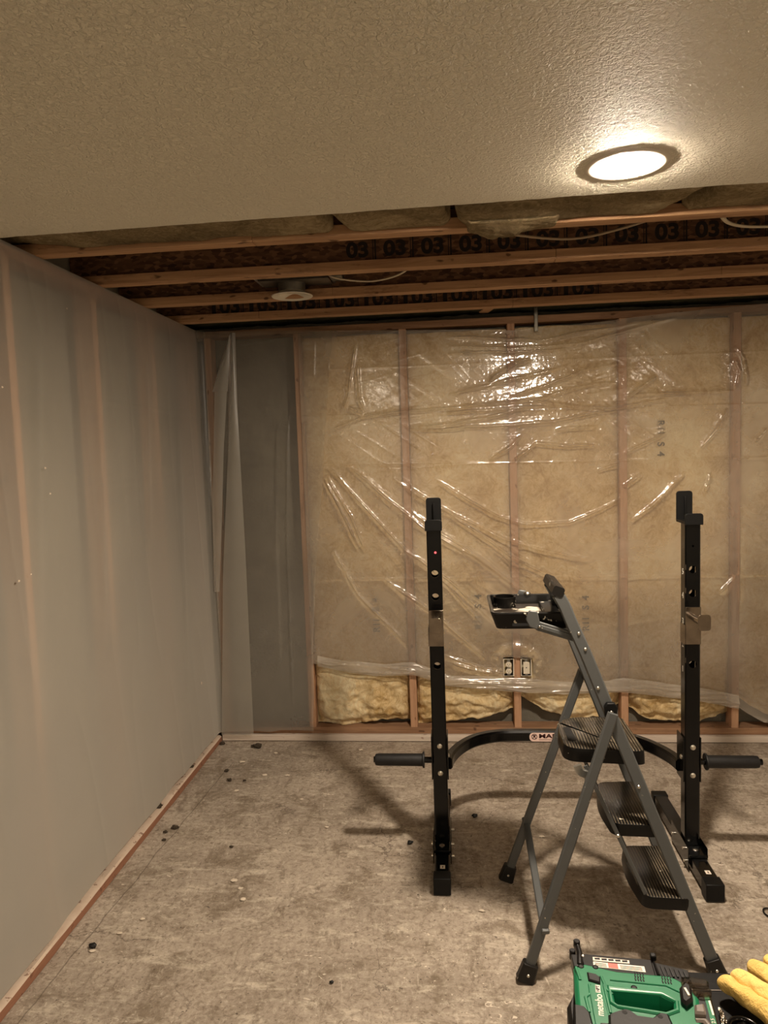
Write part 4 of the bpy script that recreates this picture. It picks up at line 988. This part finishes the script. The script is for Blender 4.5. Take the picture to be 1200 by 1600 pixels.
def tray(e):
    x0, x1, y0, y1, zt, zb = .116, .372, 2.332, 2.640, 1.146, 1.090
    def rr(x0, x1, y0, y1, r):
        out = []
        for cx, cy, a0 in ((x1-r, y1-r, 0), (x0+r, y1-r, 90), (x0+r, y0+r, 180), (x1-r, y0+r, 270)):
            for k in range(6): a = math.radians(a0+k*18); out.append((cx+r*math.cos(a), cy+r*math.sin(a)))
        return out
    # outer wall, rolled rim, inner wall down to the tray bed
    lay = [(rr(x0+.018, x1-.004, y0+.012, y1-.012, .022), zb), (rr(x0, x1, y0, y1, .022), zt-.004), (rr(x0+.002, x1-.002, y0+.002, y1-.002, .022), zt), (rr(x0+.011, x1-.011, y0+.011, y1-.011, .018), zt),
           (rr(x0+.013, x1-.013, y0+.013, y1-.013, .018), zt-.004), (rr(x0+.018, x1-.018, y0+.018, y1-.018, .016), zb+.022)]
    vs = []; k = 24
    for l, z in lay: vs += [(x, y, z) for x, y in l]
    fs = []
    for j in range(len(lay)-1):
        for i in range(k): fs.append((j*k+i, j*k+(i+1) % k, (j+1)*k+(i+1) % k, (j+1)*k+i))
    fs.append(tuple(range(k-1, -1, -1)))
    t = MB().add(vs, fs).build('tool_tray', M['tray'], e)
    MB().prism(rr(x0+.0175, x1-.0175, y0+.0175, y1-.0175, .016), zb+.020, zb+.0225).build('tray_bed', M['traybed'], t)
    MB().lathe([(.032, zb+.022), (.033, zt+.002), (.036, zt+.004), (.039, zt+.002), (.040, zb+.022)], (.178, 2.585, 0), n=36, closed=True).build('cup_holder', M['tray'], t)
    MB().bb((.300, 2.36, zb+.0225), (.350, 2.61, zb+.034)).build('divider', M['tray'], t, bevel=.002)
    MB().bb((.185, y0+.0068, zb+.010), (.245, y0+.0098, zb+.019)).build('slot', M['black_gap'], t)
    MB().lathe([(1e-5, .010), (.008, .009), (.013, .004), (.013, 0), (1e-5, 0)], (.263, 2.630, zt), n=18).build('knob', M['bolt'], t)
    return t
ladder()

# ================================================================ BENCH WITH NAILER AND GLOVES
ZT = .72
def bench():
    e = empty('work_bench', (.75, .95, 0), 'low black work bench at the bottom right holding the green nailer', 'bench')
    top = MB().bb((.236, .62, ZT-.028), (1.10, 1.283, ZT)).build('bench_top', M['bench'], e, bevel=.003)
    MB().bb((.250, 1.2365, ZT-.0002), (1.09, 1.2385, ZT+.0010)).build('seam', M['tool_grey'], top)
    for x in (.29, 1.05):
        for y in (.68, 1.23): MB().rect([(x, y, .001), (x, y, ZT-.028)], .035, .035, up=(0, 1, 0)).build('leg', M['rack'], e)
    for x in (.29, 1.05): MB().bb((x-.012, .68, .20), (x+.012, 1.23, .225)).build('stretcher', M['rack'], e)
bench()
def nailer():
    e = empty('nail_gun', (.27, 1.14, ZT), 'green and black cordless nailer lying on its side on the black bench', 'nail gun')
    z0, z1 = ZT+.012, .79
    outer = [(.186, 1.194), (.207, 1.204), (.237, 1.194), (.258, 1.188), (.342, 1.181), (.356, 1.171), (.366, 1.159), (.375, 1.131), (.369, 1.108), (.363, 1.076), (.356, 1.030), (.167, 1.020), (.179, 1.14)]
    hole = [(.240, 1.141), (.312, 1.132), (.330, 1.118), (.326, 1.102), (.308, 1.095), (.245, 1.105), (.238, 1.112)]
    body = MB().prism(outer, z0, z1, inset=.006).build('housing', M['green'], e)
    cut = MB().prism(hole, z0-.05, z1+.05).build('cut', M['green'])
    md = body.modifiers.new('b', 'BOOLEAN'); md.object = cut; md.solver = 'EXACT'
    bpy.context.view_layer.update()
    me = bpy.data.meshes.new_from_object(body.evaluated_get(bpy.context.evaluated_depsgraph_get())); body.modifiers.clear(); body.data = me
    me.shade_smooth(); me.set_sharp_from_angle(angle=math.radians(30)); bpy.data.objects.remove(cut)
    bv = body.modifiers.new('bevel', 'BEVEL'); bv.width = .0018; bv.segments = 2; bv.limit_method = 'ANGLE'; bv.angle_limit = math.radians(40)
    # raised lip round the handle opening and ridges of the moulding
    def off(poly, d):
        n = len(poly); c = Vector((sum(p[0] for p in poly)/n, sum(p[1] for p in poly)/n)); return [tuple((Vector(p)+(Vector(p)-c).normalized()*d)[:]) for p in poly]
    MB().rect([(x, y, z1+.0005) for x, y in off(hole, .005)], .007, .005, closed=True, r=.002).build('opening_lip', M['green'], body)
    for ridge in ([(.241, 1.163), (.328, 1.154), (.347, 1.140), (.354, 1.120)], [(.205, 1.150), (.203, 1.130), (.194, 1.122), (.194, 1.090)], [(.228, 1.170), (.231, 1.140), (.238, 1.130)], [(.190, 1.19), (.192, 1.16)], [(.2285, 1.150), (.2265, 1.09)]):
        MB().rect([(x, y, z1+.0004) for x, y in ridge], .0045, .003, r=.001).build('moulded_ridge', M['green'], body)
    # name panel and lettering reading up the head
    MB().prism([(.203, 1.148), (.222, 1.144), (.2225, 1.060), (.198, 1.060)], z1, z1+.0022, inset=.001).build('name_panel', M['green'], body)
    dirv = Vector((.0075, .055, 0)).normalized()
    c = Vector((.2125, 1.104, z1+.0024))
    text('brand_name', 'metabo', .0165, frame(c, dirv, (-dirv.y, dirv.x, 0)), M['sticker_white'], body, .0003, .92, bold=.0002)
    c2 = Vector((.2165, 1.1385, z1+.0024))
    bx = MB().box(c2, (.0165, .0075, .0006), frame((0, 0, 0), dirv, (-dirv.y, dirv.x, 0))).build('brand_plate', M['sticker_white'], body)
    text('brand_name', 'HPT', .0078, frame(c2+Vector((0, 0, .0005)), dirv, (-dirv.y, dirv.x, 0)), M['tool_black'], bx, .0002, .95, bold=.0002)
    # black rubber areas
    MB().prism([(.239, 1.093), (.249, 1.097), (.258, 1.094), (.267, 1.084), (.288, 1.081), (.301, 1.092), (.314, 1.089), (.315, 1.067), (.309, 1.022), (.21, 1.022), (.221, 1.083), (.23, 1.089)], z1-.02, z1+.006, inset=.004).build('rubber_grip', M['tool_black'], e)
    MB().prism([(.172, 1.106), (.188, 1.102), (.195, 1.088), (.195, 1.061), (.191, 1.022), (.160, 1.022)], z1-.05, z1+.003, inset=.003).build('rubber_bumper', M['tool_black'], e)
    MB().prism([(.206, 1.066), (.218, 1.066), (.218, 1.022), (.204, 1.022)], z1, z1+.005, inset=.002).build('rubber_bumper', M['tool_black'], e)
    MB().prism([(.206, 1.177), (.220, 1.173), (.226, 1.166), (.223, 1.151), (.205, 1.158)], z1-.001, z1+.0035, inset=.002).build('driver_window', M['tool_black'], body)
    MB().prism([(.180, 1.150), (.176, 1.10), (.168, 1.022), (.158, 1.022), (.164, 1.12)], z0-.004, z1-.012, inset=.006).build('side_bumper', M['tool_black'], e)
    for x, y in ((.199, 1.1925), (.223, 1.192), (.276, 1.147)):
        MB().lathe([(1e-5, .0004), (.0032, .0004), (.0042, .0012), (.0050, .0004), (.0050, 0), (1e-5, 0)], (x, y, z1), n=18).build('screw_recess', M['tool_black'], body)
    for x, y in ((.247, 1.086), (.299, 1.080)):
        MB().lathe([(1e-5, .0004), (.0036, .0004), (.0040, 0), (1e-5, 0)], (x, y, z1+.006), n=18).build('screw_recess', M['black_gap'], e)
    for cx, cy in ((.2905, 1.1725), (.3335, 1.1690)):
        mb = MB()
        for i in range(4):
            for j in range(3): mb.box((cx+(i-1.5)*.0042+(1-j)*.0014, cy+(1-j)*.0078-(i-1.5)*.0006, z1+.0002), (.0021, .0058, .0012))
        mb.build('air_vents', M['black_gap'], body)
    # magazine with labels
    mg = MB().prism([(.206, 1.243), (.326, 1.232), (.322, 1.176), (.205, 1.190)], ZT+.016, .778, inset=.002).build('magazine', M['tool_dark'], e)
    mg2 = MB().prism([(.326, 1.243), (.333, 1.234), (.383, 1.218), (.383, 1.206), (.372, 1.178), (.318, 1.180)], ZT+.012, .772, inset=.002).build('magazine_slide', M['tool_dark'], e)
    for k in range(6):
        MB().bb((.338+k*.007, 1.196, .7722), (.341+k*.007, 1.222-.0022*k, .7745)).build('rib', M['tool_black'], mg2)
    MB().rect([(.331, 1.246, .770), (.329, 1.195, .776)], .004, .006).build('slide_bar', M['tool_black'], mg2); MB().box((.331, 1.240, .777), (.010, .010, .010)).build('latch', M['tool_black'], mg2, bevel=.002)
    la = MB().prism([(.226, 1.233), (.287, 1.227), (.286, 1.219), (.225, 1.224)], .7780, .7786).build('label', M['sticker_white'], mg)
    lbm = MB()
    for i in range(5): lbm.box((.233+i*.0115, 1.2282-i*.00105, .7789), (.009, .0042, .0005))
    lbm.build('print', M['tool_black'], la)
    lb = MB().prism([(.2245, 1.2215), (.309, 1.213), (.308, 1.199), (.223, 1.209)], .7780, .7786).build('label', M['sticker_white'], mg)
    MB().prism([(.249, 1.2185), (.265, 1.2170), (.264, 1.2050), (.248, 1.2070)], .7786, .7790).build('warning_patch', M['red_print'], lb)
    p = MB()
    for i in range(3): p.box((.286, 1.2110-.0033*i, .7789), (.036, .0008, .0004), Matrix.Rotation(-.1, 4, 'Z')); p.box((.236, 1.2165-.0033*i, .7789), (.019, .0008, .0004), Matrix.Rotation(-.1, 4, 'Z'))
    p.build('print', M['tool_black'], lb)
    # nose
    nz = MB(); nz.rect([(.203, 1.262, .776), (.204, 1.235, .776), (.199, 1.205, .776)], .010, .022); nz.cyl((.203, 1.259, .778), (.203, 1.259, .790), .006); nz.cyl((.192, 1.238, .770), (.192, 1.238, .787), .0055); nz.box((.196, 1.216, .772), (.016, .030, .024))
    no = nz.build('nose', M['tool_dark'], e, bevel=.0012)
    MB().lathe([(1e-5, .002), (.002, .0015), (.003, 0), (1e-5, 0)], (.207, 1.222, .788), n=12).build('screw', M['bolt'], no)
    # switch, battery, clear belt clip
    hx = MB().prism([(.359, 1.156), (.366, 1.145), (.359, 1.115), (.345, 1.103), (.340, 1.114), (.346, 1.141)], z1-.004, z1+.010, inset=.004).build('switch_surround', M['tool_dark'], e)
    MB().box((.3535, 1.128, z1+.011), (.0035, .016, .002), Matrix.Rotation(.1, 4, 'Z')).build('indicator', M['sticker_white'], hx)
    bt = MB().prism([(.362, 1.118), (.378, 1.150), (.397, 1.150), (.378, 1.022), (.345, 1.022)], ZT+.004, z1-.004, inset=.004).build('battery', M['tool_black'], e)
    bl = MB().prism([(.384, 1.142), (.3915, 1.142), (.3830, 1.080), (.3750, 1.080)], z1-.0045, z1-.003).build('battery_label', M['green'], bt)
    MB().prism([(.3865, 1.128), (.3895, 1.128), (.3855, 1.098), (.3825, 1.098)], z1-.003, z1-.0026).build('name_strip', M['sticker_white'], bl)
    text('capacity_number', '2.5', .008, frame((.3795, 1.086, z1-.0026), Vector((.05, 1, 0)), (-1, .05, 0)), M['sticker_white'], bl, .0002)
    MB().prism([(.358, 1.106), (.373, 1.109), (.371, 1.092), (.369, 1.087), (.353, 1.088)], z1-.004, z1+.009, inset=.003).build('battery_latch', M['tool_grey'], bt)
    MB().rect([(.352, 1.082, z1), (.366, 1.082, z1), (.372, 1.060, z1), (.374, 1.03, z1)], .008, .006).build('battery_edge', M['tool_grey'], bt)
    def sup(cx, cy, a, b, rot, n=32):
        out = []
        for k in range(n):
            t = 2*PI*k/n; x = a*np.sign(math.cos(t))*abs(math.cos(t))**.6; y = b*np.sign(math.sin(t))*abs(math.sin(t))**.7
            out.append((cx+x*math.cos(rot)-y*math.sin(rot), cy+x*math.sin(rot)+y*math.cos(rot)))
        return out
    MB().prism([(float(a), float(b)) for a, b in sup(.374, 1.153, .021, .0075, -.12)], z1+.002, z1+.014, inset=.004).build('clear_clip', M['clear'], e, bevel=.001)
    MB().prism([(float(a), float(b)) for a, b in sup(.381, 1.140, .014, .0065, -.12)], z1-.002, z1+.010, inset=.004).build('clear_clip', M['clear'], e, bevel=.001)
nailer()
# goggles rim and shiny foil strip on the bench
def ring_obj():
    mb = MB().lathe([(.0175, .002), (.0180, .026), (.0205, .030), (.0245, .029), (.0260, .024), (.0250, .002), (1e-5, .0015), (1e-5, .004), (.0170, .004)], (.440, 1.122, ZT), n=40, closed=True)
    return tag(mb.build('round_black_cup', M['rack'], smooth=True), 'small glossy black round cup between the nailer and the glove', 'cup')
ring_obj()
def foil():
    n, m = 24, 8; U, V = np.meshgrid(np.linspace(0, 1, n), np.linspace(0, 1, m), indexing='ij')
    X = .4235+(-.004)*U+(V-.5)*(.004+.010*U); Y = 1.187-.050*U; Z = ZT+.004+.007*(1-np.abs(2*vn(U*5, V*2.5)-1))+.003*vn(U*14, V*8)
    o = grid('foil_scrap', np.stack([X, Y, Z], -1), M['chrome'], smooth=False); s = o.modifiers.new('thickness', 'SOLIDIFY'); s.thickness = .0008
    return tag(o, 'small shiny metal scrap beside the nailer\'s battery', 'scrap')
foil()
def glove(name, fingers, palm, label, flat=.62):
    """work glove lying flat: palm and fingers grown as one skin"""
    me = bpy.data.meshes.new(name); vs = []; es = []; rad = []
    def add(p, r, par=None):
        vs.append(p); rad.append(r); i = len(vs)-1
        if par is not None: es.append((par, i))
        return i
    root = None; last = None
    for p, r in palm:
        last = add(p, r, last); root = 0 if root is None else root
    for base, ch in fingers:
        pr = base
        for p, r in ch: pr = add(p, r, pr)
    me.from_pydata(vs, es, [])
    o = bpy.data.objects.new(name, me); COL.objects.link(o)
    md = o.modifiers.new('skin', 'SKIN'); md.use_smooth_shade = True
    if not me.skin_vertices: 
        bm = bmesh.new(); bm.from_mesh(me); bm.verts.layers.skin.verify(); bm.to_mesh(me); bm.free()
    for i, sv in enumerate(me.skin_vertices[0].data): sv.radius = (rad[i]*1.12, rad[i]*1.12); sv.use_root = (i == 0)
    ss = o.modifiers.new('sub', 'SUBSURF'); ss.levels = 3; ss.render_levels = 3
    bpy.context.view_layer.update()
    m2 = bpy.data.meshes.new_from_object(o.evaluated_get(bpy.context.evaluated_depsgraph_get()))
    zc = min(v.co.z for v in m2.vertices); base = max(zc, ZT+.004)
    for v in m2.vertices:
        v.co.z = base+(v.co.z-zc)*.78; v.co.y += .016
        v.co += Vector((1, 0, 0))*.0030*(noise.noise(v.co*42))+Vector((0, 0, 1))*.0040*noise.noise(v.co*48+Vector((3, 1, 2)))
    bpy.data.objects.remove(o)
    m2.materials.clear(); m2.shade_smooth(); m2.materials.append(M['leather'])
    o = bpy.data.objects.new(name, m2); COL.objects.link(o); return tag(o, label, 'glove', 'yellow leather work gloves')
za = ZT+.0165
g1 = glove('work_glove', [
    (1, [((.494, 1.134, za+.004), .0185), ((.466, 1.172, za+.006), .0165), ((.447, 1.202, za+.004), .0150), ((.441, 1.214, za+.001), .0120)]),
    (1, [((.520, 1.148, za+.008), .0175), ((.494, 1.186, za+.010), .0160), ((.474, 1.216, za+.008), .0150), ((.467, 1.229, za+.004), .0122)]),
    (1, [((.555, 1.140, za+.008), .017), ((.550, 1.172, za+.008), .015), ((.542, 1.195, za+.006), .013)]),
    (0, [((.492, 1.052, za+.004), .018), ((.462, 1.070, za+.001), .0145)])],
    [((.540, 1.040, za+.003), .028), ((.528, 1.098, za+.005), .031)], 'yellow leather work glove in front, darkened fingertip, nearest the nailer')
g2 = glove('work_glove', [
    (1, [((.556, 1.180, za+.020), .0175), ((.532, 1.214, za+.022), .0162), ((.512, 1.240, za+.020), .0150), ((.504, 1.253, za+.014), .0124)]),
    (1, [((.590, 1.190, za+.022), .0175), ((.566, 1.226, za+.026), .0160), ((.546, 1.252, za+.022), .0150), ((.536, 1.266, za+.016), .0124)]),
    (1, [((.630, 1.190, za+.02), .017), ((.615, 1.230, za+.02), .015), ((.605, 1.250, za+.014), .013)])],
    [((.640, 1.100, za+.014), .030), ((.605, 1.150, za+.018), .030)], 'yellow leather work glove behind, lying partly over the front one')

# ================================================================ SMALL THINGS ON THE FLOOR
def lump(name, x, y, size, mat, label, group, seed, flat=.5, z=0.0):
    bm = bmesh.new(); bmesh.ops.create_icosphere(bm, subdivisions=3, radius=1)
    for v in bm.verts:
        k = 1+.55*noise.noise(v.co*1.6+Vector((seed*3.1, 0, 0)))+.25*noise.noise(v.co*4+Vector((0, seed, 0)))
        v.co = Vector((v.co.x*k*size, v.co.y*k*size*.75, v.co.z*k*size*flat))
    zm = min(v.co.z for v in bm.verts)
    for v in bm.verts: v.co += Vector((x, y, z-zm*.75-.0005))
    me = bpy.data.meshes.new(name); bm.to_mesh(me); bm.free(); me.shade_smooth(); me.materials.append(mat)
    o = bpy.data.objects.new(name, me); COL.objects.link(o); return tag(o, label, name.replace('_', ' '), group)
D = [(-1.150, 3.975, .024, 'dark clod of dirt near the back left corner, largest on the floor there'),
     (-1.185, 3.985, .014, 'small dark clod touching the large one near the back left corner'),
     (-1.378, 4.02, .016, 'dark clod sitting in the very corner of the two walls'),
     (-1.296, 3.07, .016, 'dark clod on the floor beside the left wall board, above two crumbs'),
     (-1.325, 3.03, .010, 'small dark crumb below the clod beside the left wall board'),
     (-1.305, 2.965, .009, 'lowest dark crumb beside the left wall board'),
     (-1.24, 3.66, .012, 'dark crumb on the hairline crack toward the back left'),
     (-1.19, 3.55, .012, 'brown crumb by the white flecks toward the back left'),
     (-1.11, 3.55, .008, 'tiny brown crumb right of the white flecks'),
     (-.985, 2.92, .008, 'lone small dark crumb in the left part of the floor'),
     (.478, 1.94, .012, 'crumb of dirt on the floor just above the nailer')]
for i, (x, y, s, lb) in enumerate(D): lump('dirt_clod', x, y, s, M['dirt'], lb, 'dirt clods on the floor', i)
lump('dirt_clod', -1.43, 3.19, .026, M['dirt'], 'dark clod resting on the left wall board', 'dirt clods on the floor', 21, z=.036)
lump('dirt_clod', -1.425, 3.62, .020, M['dirt'], 'dark clod on the left wall board, nearer the corner', 'dirt clods on the floor', 22, z=.036)
for i, (x, y, s, lb) in enumerate([(.067, 3.212, .013, 'black plastic bit between the rack uprights'), (-.216, 2.975, .012, 'black plastic bit left of the rack\'s left foot'), (-1.279, 2.273, .013, 'black plastic bit near the left wall at the front'), (-.42, 2.145, .007, 'tiny black bit at the front of the floor')]):
    lump('plastic_bit', x, y, s, M['black_bit'], lb, 'black bits on the floor', 40+i, .6)
C = [(-1.03, 3.90, .011), (-1.19, 3.78, .016), (-1.02, 3.62, .013), (-1.12, 3.44, .012), (-.90, 3.62, .012), (-.77, 3.36, .009), (-.90, 2.68, .014), (-.86, 2.63, .010), (-.83, 2.56, .011), (-1.17, 2.43, .009), (-1.22, 2.35, .009), (-1.27, 2.255, .010),
     (-.55, 3.95, .012), (.35, 3.05, .011), (1.05, 3.30, .013), (.07, 2.53, .010), (-.60, 3.10, .009)]
W_ = ['near the back left corner', 'by the left wall board toward the back', 'in the back left part of the floor', 'left of the hairline crack', 'toward the middle of the back left floor', 'below the bare corner bay',
      'in a pair left of the floor\'s middle, upper one', 'in a pair left of the floor\'s middle, lower one', 'just below the pair', 'on the crack at the left, upper', 'on the crack at the left, middle', 'beside the black bit at the left front',
      'under the yellow insulation at the left', 'behind the ladder\'s far leg', 'right of the rack\'s right upright', 'in front of the rack\'s left foot', 'left of the long shadow of the rack']
for i, ((x, y, s), w) in enumerate(zip(C, W_)):
    lump('plaster_chip', x, y, s, M['chip'], 'white plaster chip '+w, 'white plaster chips', 60+i, .16)
o = MB().tube([(1.085+.020*math.cos(a), 2.555+.026*math.sin(a), .0035) for a in np.linspace(0, 2*PI, 30, endpoint=False)], .0028, 8, closed=True).build('rubber_ring', M['rack_matte'], smooth=True)
tag(o, 'thin black ring lying on the floor at the right edge', 'ring')
bpy.context.view_layer.update()
